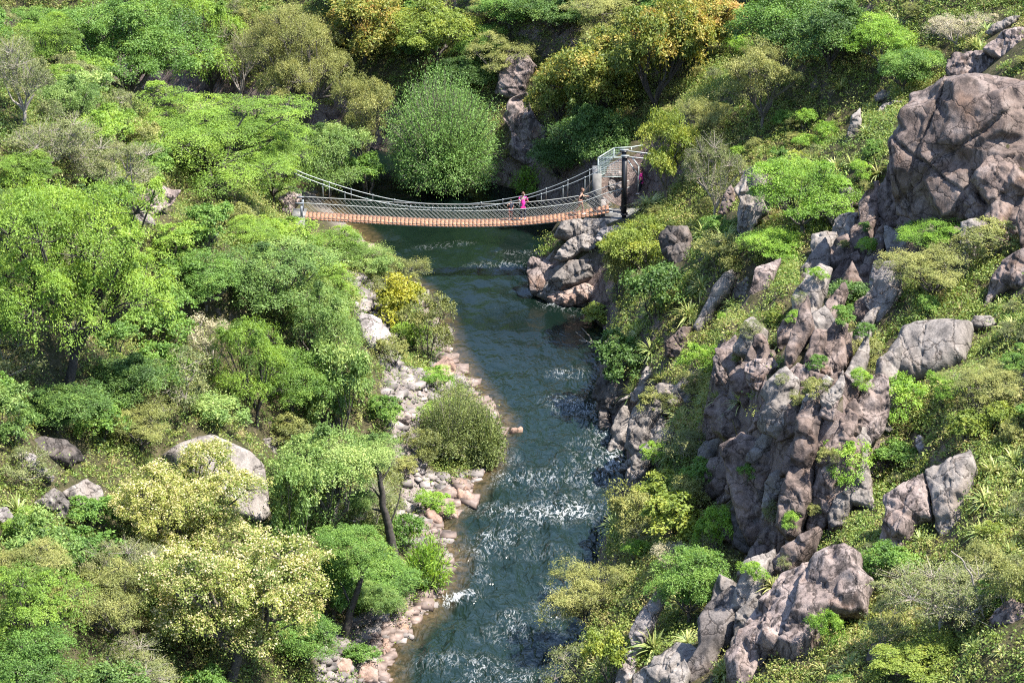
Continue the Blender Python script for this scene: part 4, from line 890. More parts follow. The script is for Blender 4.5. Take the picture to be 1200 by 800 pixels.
for k, (kind, nm, lab, cx, cy, w, h) in enumerate(PL): plant(kind, nm, lab, cx, cy, w, h)
for row in [('olive','shrub','olive shrub on the steep strip between the river wall and the leftmost pillar',775,478,50,44), ('scrub','twiggy_shrub','pale twiggy shrub below the leftmost pillar, beside the dry stalks',800,520,58,48),
            ('green','shrub','green shrub at the left foot of the big shaded rock',822,562,54,48), ('bright','shrub','light green shrub halfway up the steep strip above the river wall',765,535,42,38), ('yellow','shrub','yellow-green shrub right above the round overhanging shrub',770,575,50,40),
            ('olive','shrub','olive shrub at the top of the steep strip, left of the cliff',812,455,44,38)]: plant(*row)
# small plants rooted in cracks of the cliffs: they stand on the rock itself
bpy.context.view_layer.update(); DG = bpy.context.evaluated_depsgraph_get(); nin = 0
for k in range(400):
    if nin >= 26: break
    poly = np.array(BAND[0][0], float); q = rng.uniform(poly.min(0), poly.max(0))
    if not inpoly(q[None], poly)[0]: continue
    ok, loc, nor, _, ob, _ = scene.ray_cast(DG, Vector(CAM), Vector(ray(*q)))
    if not ok or nor.z < .45 or not ob.name.startswith(('rock', 'boulder', 'ground')): continue
    P = np.array(loc); W = rng.uniform(.6, 1.3)
    if any((P[0]-a)**2+(P[1]-b)**2 < (r+.2)**2 for a, b, r in PLANTS[-nin:]) and nin: continue
    kd = ('bright', 'olive', 'scrub', 'green')[nin % 4]; put(kd, 'shrub', WORDS[kd]+' little shrub rooted in a crack of the cliffs on the right slope', 'shrub', P-np.array([0, 0, .06]), W, W*.85, WORDS[kd]+' shrubs rooted in cracks of the cliffs', nin % 2); nin += 1
# trees whose bare trunks lean through the picture
def path_tree(name, label, pths, crown, bark=DARKBARK):
    P0 = hit(*pths[0][0][0]); e = tag(empty(name, P0), label, 'tree'); mb = MB()
    for pts, r0, r1 in pths:
        q = np.array([at(px, py, P0[1]+.0) for px, py in pts])-P0; q[:, 1] += np.linspace(0, .5, len(q))*((r0*97) % 1-.3)
        t = np.linspace(0, len(q)-1, len(q)*4); qi = np.stack([np.interp(t, np.arange(len(q)), q[:, k]) for k in range(3)], -1)
        qi[0, 2] -= .2 if r0 > .1 else 0
        mb.tube(qi+.03*fbm(qi*3, 2)[:, None], np.linspace(r0, r1, len(qi)), 7)
    link('trunk', mb.mesh('trunk', bark, True), e)
    for kind, cx, cy, w, h in crown:
        c = at(cx, cy, P0[1]+.2)-P0; ppm = F/np.linalg.norm(P0-CAM); me, sm, ex, W0, H0 = proto(kind, 'M', 0)
        s = w/ppm/W0; o = link('crown', me, e, c-np.array([0, 0, .55*h/ppm])); o.scale = (s, s, h/ppm/H0); o.rotation_euler = (0, 0, cx % 6)
    return e
path_tree('leaning_tree', 'tree with a bare dark trunk leaning over the scree beside the reeds', [([(465,668),(460,640),(455,615),(449,590),(446,565),(440,540)], .26, .09), ([(452,605),(446,600),(436,598)], .09, .04), ([(464,662),(452,652),(441,642)], .08, .05), ([(456,616),(463,600),(468,585),(470,572)], .05, .015), ([(449,590),(440,578),(430,570)], .06, .02), ([(446,565),(456,550),(462,540)], .05, .015)],
          [('cool', 436, 540, 84, 60), ('cool', 424, 592, 44, 34)])
path_tree('leaning_tree', 'tree with a crooked dark trunk at the bottom of the left bank', [([(405,750),(408,730),(411,712),(420,690),(424,672),(415,655)], .22, .07), ([(408,735),(425,727),(442,720)], .07, .03), ([(411,712),(404,695),(398,684)], .07, .025), ([(424,672),(434,660),(440,645)], .06, .02)],
          [('green', 414, 648, 84, 56), ('cool', 440, 705, 60, 40)])
# rosettes of strap leaves and tufts
def straps(n, L, W, R_, stiff=.5, up=.35, seg=4):
    th = R_.uniform(0, 2*PI, n); el = np.clip(R_.normal(.62, .33, n), .06, 1.35)+up*.2
    d = np.stack([np.cos(th)*np.cos(el), np.sin(th)*np.cos(el), np.sin(el)], -1); side = np.stack([-np.sin(th), np.cos(th), 0*th], -1)
    LL = L*R_.uniform(.6, 1.1, n); V, Q = [], []; ws = [1, .95, .75, .45, .06]
    for k in range(seg+1):
        t = k/seg; p = d*(LL*t)[:, None]; p[:, 2] -= stiff*LL*t**2.2*np.cos(el)
        w = W*ws[k]*.5; V += [p-side*w, p+side*w+np.array([0, 0, w*.4])]
    V = np.stack(V, 1).reshape(-1, 3); b0 = np.arange(n)[:, None]*(2*(seg+1))
    Q = np.concatenate([b0+np.array([[2*k, 2*k+1, 2*k+3, 2*k+2]]) for k in range(seg)], 0)
    return V, Q, 2*(seg+1)
ROS = []
for k in range(4):
    R_ = np.random.default_rng(50+k); n = 60
    V, Q, per = straps(n, .85, .075, R_, .55)
    ROS.append(mesh_np('rosette_leaves', V, [Q], LM['strap'], False, {'var': np.repeat(np.clip(R_.normal(.45, .2, n), 0, 1), per)}))
RLAB = []
def rosette(px, py, w, label, group=None):
    P = hit(px, py+w*.25); s = w/(F/np.linalg.norm(P-CAM))/1.2
    o = link('strap_leaf_plant', ROS[rng.integers(4)], None, P+np.array([0, 0, .05])); o.scale = (s, s, s*rng.uniform(.8, 1.1)); o.rotation_euler = (rng.normal(0, .12), -.25+rng.normal(0, .12), rng.uniform(0, 6.28))
    tag(o, label, 'spiky plant', group); PLANTS.append((P[0], P[1], .5*s)); return o
for px, py, w, lab in [
 (765,748,58,'large dark strap-leaved plant on the grey slab at the bottom edge'), (806,745,34,'smaller dark strap-leaved plant right beside the large one at the bottom edge'),
 (825,268,44,'pale strap-leaved plant just above the hanging mottled rock, left one'), (852,275,44,'pale strap-leaved plant just above the hanging mottled rock, right one'),
 (806,362,40,'strap-leaved plant left of the long smooth blue-grey stone'), (760,232,44,'greyish strap-leaved plant beside the foot of the black tower'),
 (842,462,34,'dark strap-leaved plant rooted on the leftmost cliff pillar'), (868,464,40,'dark strap-leaved plant between the two pink cliff blocks'),
 (886,400,52,'big pale strap-leaved plant on top of the cliff'), (912,396,40,'dry pale strap-leaved plant on the cliff top, right one'),
 (905,680,40,'pale strap-leaved plant at the upper left side of the ridged boulder'), (1080,628,34,'yellow strap-leaved plant in the cleft of the two-block boulder'),
 (1165,545,50,'large pale strap-leaved plant right of the two-block boulder, upper one'), (1155,580,48,'large pale strap-leaved plant right of the two-block boulder, lower one'),
 (1150,618,44,'silvery strap-leaved plant below the two large pale ones'), (1185,640,46,'silvery strap-leaved plant at the right edge of the lower slope'),
 (1180,600,40,'strap-leaved plant at the right edge beside the large pale ones'), (1160,432,34,'strap-leaved plant right of the cracked boulder'),
 (1066,196,40,'strap-leaved plant growing in the dark recess of the huge crag'), (1045,190,36,'pale strap-leaved plant at the left rim of the huge crag'),
 (1150,55,34,'blue-green strap-leaved plant beside the high sunlit slab'), (765,478,34,'strap-leaved plant at the top of the blue-grey river wall'),
 (798,485,36,'pale strap-leaved plant left of the dark red-brown ledge'), (785,528,36,'strap-leaved plant on the slope below the blue-grey wall'),
 (768,568,50,'pale strap-leaved plant above the round overhanging shrub'), (995,775,42,'strap-leaved plant at the bottom edge right of the ridged boulder'),
 (965,780,38,'dark strap-leaved plant at the bottom edge below the ridged boulder'), (930,60,40,'pale strap-leaved plant left of the dark thicket'), (985,98,36,'pale strap-leaved plant in grass below the dark thicket'),
 (20,590,44,'grey strap-leaved plant at the left edge among pale stones'), (700,70,30,'pale strap-leaved plant in the shade of the golden trees'), (690,285,30,'pale strap-leaved plant on the slanting slab under the bridge')]:
    rosette(px, py, w, lab)
for px, py, w in [(722,405,40),(745,420,36),(720,440,42),(742,455,40),(712,462,34),(762,405,36),(750,385,34),(775,440,34)]:
    rosette(px, py, w, 'dark strap-leaved plant in the shaded tangle above the undercut rock at the water', 'strap-leaved plants in the shaded tangle at the river')
# dead wood
def twig(name, label, base, tips, r=.03, mat=PALETWIG, cat='branch'):
    P0 = hit(*base)+np.array([0, 0, .15]); mb = MB()
    for pth in tips:
        q = np.array([at(px, py, P0[1]-.1*k) for k, (px, py) in enumerate(pth)])-P0
        t = np.linspace(0, len(q)-1, len(q)*3); qi = np.stack([np.interp(t, np.arange(len(q)), q[:, k]) for k in range(3)], -1)
        mb.tube(qi+.05*fbm(qi*2.3+3, 2)[:, None], np.linspace(r, r*.35, len(qi)), 5)
    return tag(link(name, mb.mesh(name, mat, True), None, P0), label, cat)
twig('dead_branch', 'bleached dead branch reaching over the river below the rust-tipped boulder', (706,402), [[(706,402),(695,404),(685,398),(675,388)],[(695,404),(690,393),(682,384)],[(688,400),(678,399)],[(700,404),(706,395)]], .05)
twig('dead_branch', 'bleached forked branch lying over the pale green shrub near the bottom right', (1155,728), [[(1155,728),(1143,700),(1138,675),(1128,655),(1115,645)],[(1155,728),(1130,715),(1105,708)],[(1143,700),(1135,690)]], .05)
twig('flower_stalk', 'tall dry yellow flower stalk in front of the leftmost pillar', (856,540), [[(858,540),(850,520),(842,508),(836,505)]], .05, LM['straw'], 'stalk')
twig('flower_stalk', 'upright dry yellow flower stalk just right of the taller leaning stalk', (864,535), [[(866,538),(864,515),(858,492)]], .05, LM['straw'], 'stalk')
# ---- filler shrubs standing in the thick of the slopes
RP = [np.array(p) for p in ROCKPX]
def on_rock(px, py, grow=0):
    q = np.array([[px, py]])
    for p in RP:
        if px < p[:, 0].min()-grow or px > p[:, 0].max()+grow or py < p[:, 1].min()-grow or py > p[:, 1].max()+grow: continue
        if inpoly(q, p)[0]: return True
    return False
def onrock_many(q):
    r = np.zeros(len(q), bool)
    for p in RP: r |= inpoly(q, p)
    return r
BR = np.array([(350,190),(480,235),(600,236),(700,188),(700,165),(765,160),(765,215),(735,262),(560,276),(340,268)])
RP.append(BR)
def visible(P):
    """not behind a rise of the ground"""
    t = np.linspace(.55, .985, 60)[:, None]; L = CAM+(P+np.array([0, 0, .8])-CAM)*t
    return np.all(L[:, 2] > sample(ZZ, L[:, 0], L[:, 1]))
ZONE = {'left': [('cool',.22),('green',.16),('olive',.2),('scrub',.26),('lime',.16)], 'right': [('olive',.3),('bright',.18),('scrub',.26),('green',.14),('yellow',.12)], 'back': [('dark',.3),('olive',.25),('green',.25),('gold',.2)]}
WORD = {'cool': 'cool green', 'green': 'mid-green', 'olive': 'olive', 'scrub': 'grey-green twiggy', 'lime': 'lime-green', 'bright': 'bright green', 'yellow': 'yellow-green', 'dark': 'dark green', 'gold': 'amber-tipped'}
WHERE = {'left': 'thick brush of the left slope', 'right': 'low brush of the rocky right slope', 'back': 'woods of the slope beyond the bridge'}
placed, tries = 0, 0
QUOTA = {'left': 105, 'right': 165, 'back': 45}
while placed < 315 and tries < 40000:
    tries += 1
    x, y = rng.uniform(-40, 36), rng.uniform(88, 205)
    px, py, _ = proj(np.array([x, y, gz(x, y)]))
    if not (-60 < px < 1260 and -50 < py < 890): continue
    q = np.array([[x, y]]); dl, dr = segdist(q, left)[0], segdist(q, right)[0]
    if inpoly(q, poly_river)[0] or min(dl, dr) < 1.6: continue
    if any(inpoly(q, s)[0] for s in SCREEW): continue
    zone = 'back' if y > 172 and x > -14 else ('left' if dl < dr else 'right')
    if QUOTA[zone] <= 0: continue
    W = {'left': rng.uniform(1.8, 3.6), 'right': rng.uniform(.8, 1.9), 'back': rng.uniform(2.0, 4.0)}[zone]; H = W*rng.uniform(.65, .95)
    ppm = 21
    if any(on_rock(px+a*W*ppm*.45, py-b*H*ppm) for a in (-1, 0, 1) for b in (0, .5, .95)): continue
    if any((x-a)**2+(y-b)**2 < ((.45 if zone != 'right' else .5)*(r+W/2))**2 for a, b, r in PLANTS): continue
    P = np.array([x, y, gz(x, y)-.05])
    if not visible(P): continue
    ks = ZONE[zone]; kind = ks[rng.choice(len(ks), p=[k[1] for k in ks])][0]
    nm = 'twiggy_shrub' if kind == 'scrub' else 'shrub'
    put(kind, nm, f'{WORD[kind]} shrub standing in the {WHERE[zone]}', 'shrub', P, W, H, f'{WORD[kind]} shrubs in the {WHERE[zone]}', placed % 2); placed += 1; QUOTA[zone] -= 1
print('filler shrubs', placed, QUOTA)
placed = tries = 0
while placed < 60 and tries < 6000:
    tries += 1; px, py = rng.uniform(700, 1230), rng.uniform(20, 820)
    if on_rock(px, py) or on_rock(px, py-10): continue
    P = hit(px, py); q = P[None, :2]
    if inpoly(q, poly_river)[0] or segdist(q, left)[0] < segdist(q, right)[0] or P[1] > 168: continue
    if any((P[0]-a)**2+(P[1]-b)**2 < (r*.8+.3)**2 for a, b, r in PLANTS): continue
    rosette(px, py, rng.uniform(24, 42), 'strap-leaved plant growing in the low brush of the rocky right slope', 'strap-leaved plants in the low brush of the rocky right slope'); placed += 1
# ---- undergrowth: low brush nobody could count
def scatter(n, dens_fn, margin=230):
    x = rng.uniform(-48, 44, n); y = rng.uniform(84, 215, n); z = sample(ZZ, x, y)
    pp = proj(np.stack([x, y, z], -1)); P = np.stack([x, y], -1)
    dl, dr = segdist(P, left), segdist(P, right)
    ok = (pp[:, 0] > -margin) & (pp[:, 0] < 1200+margin) & (pp[:, 1] > -margin) & (pp[:, 1] < 800+margin) & ~inpoly(P, poly_river) & (np.minimum(dl, dr) > .6)
    ok &= ~onrock_many(pp[:, :2]) & ~onrock_many(pp[:, :2]-np.array([0, 9])) 
    for s in SCREEW: ok &= ~(inpoly(P, s) & (rng.random(n) < .80))
    ok &= rng.random(n) < dens_fn(x, y, dl < dr)
    return x[ok], y[ok], z[ok], (dl < dr)[ok]
x, y, z, lf = scatter(300000, lambda x, y, l: np.clip(.62+.4*fbm(np.stack([x/3, y/3, 0*x], -1), 2), .15, 1)*np.where(l, .62, 1))
n = len(x); nl = 36; R_ = rng
sz = (.22+.62*R_.random(n)**2.4)*np.where(lf, 1.2+1.0*(R_.random(n) < .22), 1.0)
o3 = R_.normal(size=(n, nl, 3)); o3 = unit(o3); o3[..., 2] = np.abs(o3[..., 2]); rr = R_.uniform(.45, 1.05, (n, nl, 1))
C = np.stack([x, y, z], -1)[:, None]+o3*rr*sz[:, None, None]*np.array([1, 1, .85])
hue = np.clip(.42+.22*fbm(np.stack([x/4.5, y/4.5, 0*x+3], -1), 2)+np.where(lf, -.06, .08)+R_.normal(0, .2, n), 0, 1)
C = C.reshape(-1, 3); A = R_.normal(size=C.shape)+np.repeat(o3.reshape(-1, 3), 1, 0)*.6; Nn = o3.reshape(-1, 3)*.6+np.array([0, 0, .6])+R_.normal(0, .55, C.shape)
vv = np.clip(np.repeat(hue, nl)+R_.normal(0, .07, n*nl), 0, 1); L_ = R_.uniform(.07, .15, n*nl)
V, Q, va = leaves(C, A, Nn, L_, L_*R_.uniform(.35, .6, n*nl), vv, R_)
print('undergrowth clumps', n)
o = link('undergrowth', mesh_np('undergrowth', V, [Q], LM['brush'], False, {'var': va})); tag(o, 'dense low brush covering both gorge sides between the larger plants', 'undergrowth', kind='stuff')
x, y, z, lf = scatter(16000, lambda x, y, l: np.where(l, .10, np.clip(.25+.6*fbm(np.stack([x/4, y/4, 0*x+8], -1), 2), 0, 1)))
VS, QS, VA, b0 = [], [], [], 0
tu = [straps(26, .62, .022, np.random.default_rng(80+k), .45, 1.2) for k in range(6)]
for k in range(len(x)):
    V, Q, per = tu[k % 6]; s = rng.uniform(.6, 1.25); th = rng.uniform(0, 6.28); c_, s_ = math.cos(th)*s, math.sin(th)*s
    VS.append(V@np.array([[c_, s_, 0], [-s_, c_, 0], [0, 0, s]])+np.array([x[k], y[k], z[k]])); QS.append(Q+b0); b0 += len(V)
    VA.append(np.clip(np.repeat(rng.normal(rng.normal(.5, .22), .12, len(V)//per), per), 0, 1))
o = link('dry_grass', mesh_np('dry_grass', np.vstack(VS), [np.vstack(QS)], LM['straw'], False, {'var': np.concatenate(VA)})); tag(o, 'straw-coloured dry grass tufts over the slopes', 'grass', kind='stuff')
print('grass tufts', len(x))
# ------------------------------------------------------------------ suspension bridge
STEEL = plain('galvanised_steel', (.27,.295,.295), .45, .35, .1, 8)
ROPE = plain('white_rope_net', (.29,.30,.28), .8, 0, .1, 5)
BLACK = plain('black_painted_steel', (.012,.012,.014), .4, 0, .1, 5)
WOOD = plain('red_brown_plank', (.29,.135,.072), .8, 0, .35, 4)
CONC = plain('concrete', (.17,.165,.155), .9, 0, .3, 2.2)
YN, YF, YM = 159.45, 160.55, 160.0
def xz(px, py, Y): p = at(px, py, Y); return p[0], p[2]
dk = np.array([xz(px, py, YN) for px, py in [(358,255.5),(420,259.5),(480,262.5),(540,264.3),(600,263.3),(650,258.5),(690,252),(712,248)]])
cf = np.polyfit(dk[:, 0], dk[:, 1], 4)
X0, X1 = dk[0, 0], dk[-1, 0]
def dz(x): return np.polyval(cf, x)
bridge = tag(empty('suspension_bridge', (0, YM, 0)), 'wooden plank suspension footbridge with white net sides slung across the river', 'bridge')
def bl(name, mb, mat, parent=bridge, smooth=False): return link(name, mb.mesh(name, mat, smooth), parent, (0, -YM, 0))
mb = MB(); xs = np.arange(X0, X1, .235)
for x in xs:
    sl = math.atan(np.polyval(np.polyder(cf), x)); R3 = np.array([[math.cos(sl), 0, -math.sin(sl)], [0, 1, 0], [math.sin(sl), 0, math.cos(sl)]])
    mb.box((x, YM+rng.normal(0, .012), dz(x)-.03), (.20, 1.26, .05), R3)
bl('deck', mb, WOOD)
mb = MB(); xl = np.linspace(X0-.4, X1+.3, 60)
for Y in (YN-.02, YF+.02, YM): mb.tube(np.stack([xl, 0*xl+Y, dz(xl)-.085], -1), .028, 6)
bl('deck_cable', mb, STEEL)
def railz(x): return dz(x)+.92+np.clip((x-4.2)*.18, 0, .25)
for Y in (YN, YF):
    xr = np.linspace(X0-.1, X1+1.25, 70)
    mb = MB(); mb.tube(np.stack([xr, 0*xr+Y, railz(xr)], -1), .024, 6); bl('top_rope', mb, ROPE, smooth=True)
    mb = MB(); s = .26
    # diamond mesh of the net, woven up and down between deck and top rope
    for st in np.arange(X0-1.0, X1+1.2, s):
        for dr in (1, -1):
            t = np.linspace(0, 1, 6); xx = st+dr*t*1.0+(0 if dr > 0 else 1.0); okk = (xx > X0-.1) & (xx < X1+1.0)
            if okk.sum() < 2: continue
            zz_ = dz(xx)-.03+t*(railz(xx)-dz(xx)+.02); q = np.stack([xx, 0*xx+Y+.012*dr, zz_], -1)[okk]
            mb.tube(q, .0065, 4, False)
    bl('side_net', mb, ROPE)
NEAR = [(346,203.5),(355,207.5),(380,217),(405,226),(430,233.5),(455,239),(477,242),(510,244),(545,244),(575,241.5),(616,233),(646.5,223.7),(670,215),(696,203.5),(714,194),(732.5,184)]
FAR = [(346,199),(356,203.5),(380,212),(405,220),(430,227),(455,233),(480,237),(510,239.5),(545,239.5),(575,236.5),(621.6,228),(656,215.5),(676,206.5),(700.5,194.5),(715,186.5),(731.5,177)]
TOPS = {}
for nm, pts, Y in (('near', NEAR, YN), ('far', FAR, YF)):
    q = np.array([xz(px, py, Y) for px, py in pts]); t = np.linspace(q[0, 0], q[-1, 0], 90); zc = np.interp(t, q[:, 0], q[:, 1])
    for _ in range(6): zc[1:-1] = .25*zc[:-2]+.5*zc[1:-1]+.25*zc[2:]
    mb = MB(); mb.tube(np.stack([t, 0*t+Y, zc], -1), .021, 6); bl('main_cable', mb, STEEL, smooth=True); TOPS[nm] = (t[-1], zc[-1])
    for x in np.arange(-11.0, 4.6, 1.27)+(.3 if nm == 'far' else 0):
        zt = np.interp(x, t, zc); zb = railz(x)
        if zt-zb < .06: continue
        mb = MB(); mb.tube([(x, Y, zb), (x, Y, zt)], .019, 5); mb.box((x, Y, zt), (.07, .07, .09)); bl('hanger', mb, STEEL)
# black tower posts with steel saddles and backstays
for nm, Y, py0 in (('near', YN, 251), ('far', YF, 244)):
    xt, zt = TOPS[nm]; zb = xz(733, py0, Y)[1]-.35; mb = MB(); h = zt-zb
    mb.box((xt, Y-.13, zb+h/2), (.26, .03, h)); mb.box((xt, Y+.13, zb+h/2), (.26, .03, h)); mb.box((xt, Y, zb+h/2), (.04, .23, h-.02)); mb.box((xt, Y, zb+h-.0), (.34, .34, .05)); mb.box((xt, Y, zb+.38), (.42, .42, .05))
    bl('tower_post', mb, BLACK)
    mb = MB(); mb.box((xt, Y, zt+.06), (.5, .14, .08)); bl('saddle', mb, STEEL)
    mb = MB(); e = at(775, 188 if nm == 'near' else 182, Y+1.5); g_ = e+np.array([1.2, .3, -.35]); mb.tube([(xt, Y, zt+.03), tuple(e), tuple(g_)], .035, 6); bl('backstay', mb, STEEL)
mb = MB(); mb.box((TOPS['far'][0], YM, TOPS['far'][1]-.25), (.12, 1.0, .12)); bl('crossbeam', mb, BLACK)
# abutments
c0 = at(729, 256, YM-.1); mb = MB(); mb.box((c0[0]-.1, YM, c0[2]-.55), (2.3, 2.5, 1.4)); bl('abutment', mb, CONC)
c1 = at(350, 262, YM-.1); mb = MB(); mb.box((X0-.42, YM, dz(X0)-.75), (.8, 1.9, 1.6)); bl('abutment', mb, CONC)
for Y in (YN, YF):
    mb = MB(); mb.box((X0-.22, Y, dz(X0)+.35), (.14, .08, .8)); mb.box((X0-.34, Y, dz(X0)+.9), (.45, .06, .10)); bl('anchor_post', mb, plain('blue_grey_steel', (.15,.17,.19), .5, .3))
# mesh fence above the right bank
fence = tag(empty('mesh_fence', at(720, 200, 162)), 'pale green-grey mesh fence of framed panels behind the black tower', 'fence'); FP = np.array(fence.location)
def fl(name, mb, mat): return link(name, mb.mesh(name, mat), fence, -FP)
FS = plain('fence_steel', (.30,.35,.335), .5, .2, .1, 6); FM = plain('fence_mesh_wire', (.30,.37,.36), .5, .2, .1, 6)
pts = {'A': (at(701, 185, 162.0), 208), 'B': (at(719.5, 173.5, 164.0), 199), 'C': (at(730.5, 184.5, 162.0), 208), 'D': (at(740, 172.5, 164.2), 199), 'E': (at(766, 168, 165.8), 195)}
for k, (p, yb) in pts.items():
    pb = at(0, 0, p[1]); zb = at(600, yb, p[1])[2]; mb = MB(); mb.tube([(p[0], p[1], zb-.5), tuple(p)], .035, 6); fl('post', mb, FS)
for a_, b_ in (('A','C'), ('A','B'), ('B','D'), ('D','E')):
    p, q = pts[a_][0], pts[b_][0]; mb = MB(); mb.tube([p, q], .035, 6); zb0 = at(600, pts[a_][1], p[1])[2]; zb1 = at(600, pts[b_][1], q[1])[2]
    fl('rail', mb, FS); mb = MB(); mb.tube([(p[0], p[1], zb0+.04), (q[0], q[1], zb1+.04)], .025, 6); fl('rail', mb, FS)
    mb = MB(); L = np.linalg.norm((q-p)[:2]); n = int(L/.085)
    for k in range(1, n):
        t = k/n; x_, y_ = p[0]*(1-t)+q[0]*t, p[1]*(1-t)+q[1]*t; mb.tube([(x_, y_, zb0*(1-t)+zb1*t+.03), (x_, y_, p[2]*(1-t)+q[2]*t)], .009, 3, False)
    for k in range(1, 9):
        t = k/9; mb.tube([(p[0], p[1]-.01, zb0*(1-t)+p[2]*t), (q[0], q[1]-.01, zb1*(1-t)+q[2]*t)], .007, 3, False)
    fl('mesh_panel', mb, FM)
# retaining wall under the fence
w0 = at(697, 222, 161.6); mb = MB(); zt = at(600, 206, 161.6)[2]; zb = at(600, 236, 161.6)[2]
mb.box((w0[0]+.15, 162.6, (zt+zb)/2-.5), (.5, 1.6, zt-zb+1.0)); 
o = link('retaining_wall', mb.mesh('retaining_wall', CONC), None, (0, 0, 0)); tag(o, 'grey concrete retaining wall beneath the mesh fence', 'wall')
# stair rail right of the tower
mb = MB(); st = tag(empty('stair_handrail', at(742, 200, 161)), 'pale steel stair handrail descending just right of the tower', 'handrail'); SP = np.array(st.location)
for pa, pb in (((736,188),(748,206)), ((741,185),(748.5,195))):
    a_ = at(*pa, 161.2); b_ = at(*pb, 160.8); mb = MB(); mb.tube([a_, b_], .04, 6); link('rail', mb.mesh('rail', STEEL), st, -SP)
    mb = MB(); mb.tube([b_, b_-np.array([0, 0, 1.0])], .035, 6); link('post', mb.mesh('post', STEEL), st, -SP)

# ------------------------------------------------------------------ people
SKIN = plain('skin', (.52,.30,.21), .55, 0, .05); HAIR = plain('dark_hair', (.03,.018,.012), .6); HAIRB = plain('brown_hair', (.10,.05,.03), .6)
PINK = plain('pink_cloth', (.80,.03,.28), .85, 0, .06); NAVY = plain('dark_trousers', (.02,.024,.04), .85); CORAL = plain('coral_shorts', (.55,.20,.16), .85); BLK = plain('black_vest', (.02,.018,.022), .85); SHOE = plain('pale_shoe', (.6,.56,.55), .7); TAN = plain('tan_shorts', (.50,.28,.20), .85); EYE = plain('eye', (.03,.02,.02), .3)
def skin_mesh(J, R, E, root):
    names = list(J); me = bpy.data.meshes.new('tmp'); me.from_pydata([tuple(J[n]) for n in names], [(names.index(a), names.index(b)) for a, b in E], [])
    o = bpy.data.objects.new('tmp', me); COL.objects.link(o); sk = o.modifiers.new('s', 'SKIN'); sk.use_smooth_shade = True; sk.branch_smoothing = .6
    if not me.skin_vertices: me.skin_vertices.new()
    for k, n in enumerate(names):
        d = me.skin_vertices[0].data[k]; r = R[n]; d.radius = (r, r) if np.isscalar(r) else r; d.use_root = n == root
    ss = o.modifiers.new('u', 'SUBSURF'); ss.levels = 2; ss.render_levels = 2
    bpy.context.view_layer.update(); ev = o.evaluated_get(bpy.context.evaluated_depsgraph_get()); res = bpy.data.meshes.new_from_object(ev)
    V = np.array([v.co[:] for v in res.vertices]); Fq = [tuple(p.vertices) for p in res.polygons]
    bpy.data.objects.remove(o); bpy.data.meshes.remove(me); bpy.data.meshes.remove(res)
    return V, [f for f in Fq if len(f) == 4], [f for f in Fq if len(f) == 3]
_u, _v = np.meshgrid(np.linspace(0, 2*PI, 17)[:-1], np.linspace(.02, PI-.02, 11)); SPH = np.stack([np.cos(_u)*np.sin(_v), np.sin(_u)*np.sin(_v), np.cos(_v)], -1).reshape(-1, 3)
SPHQ = np.array([(i_*16+j_, (i_+1)*16+j_, (i_+1)*16+(j_+1) % 16, i_*16+(j_+1) % 16) for i_ in range(10) for j_ in range(16)])
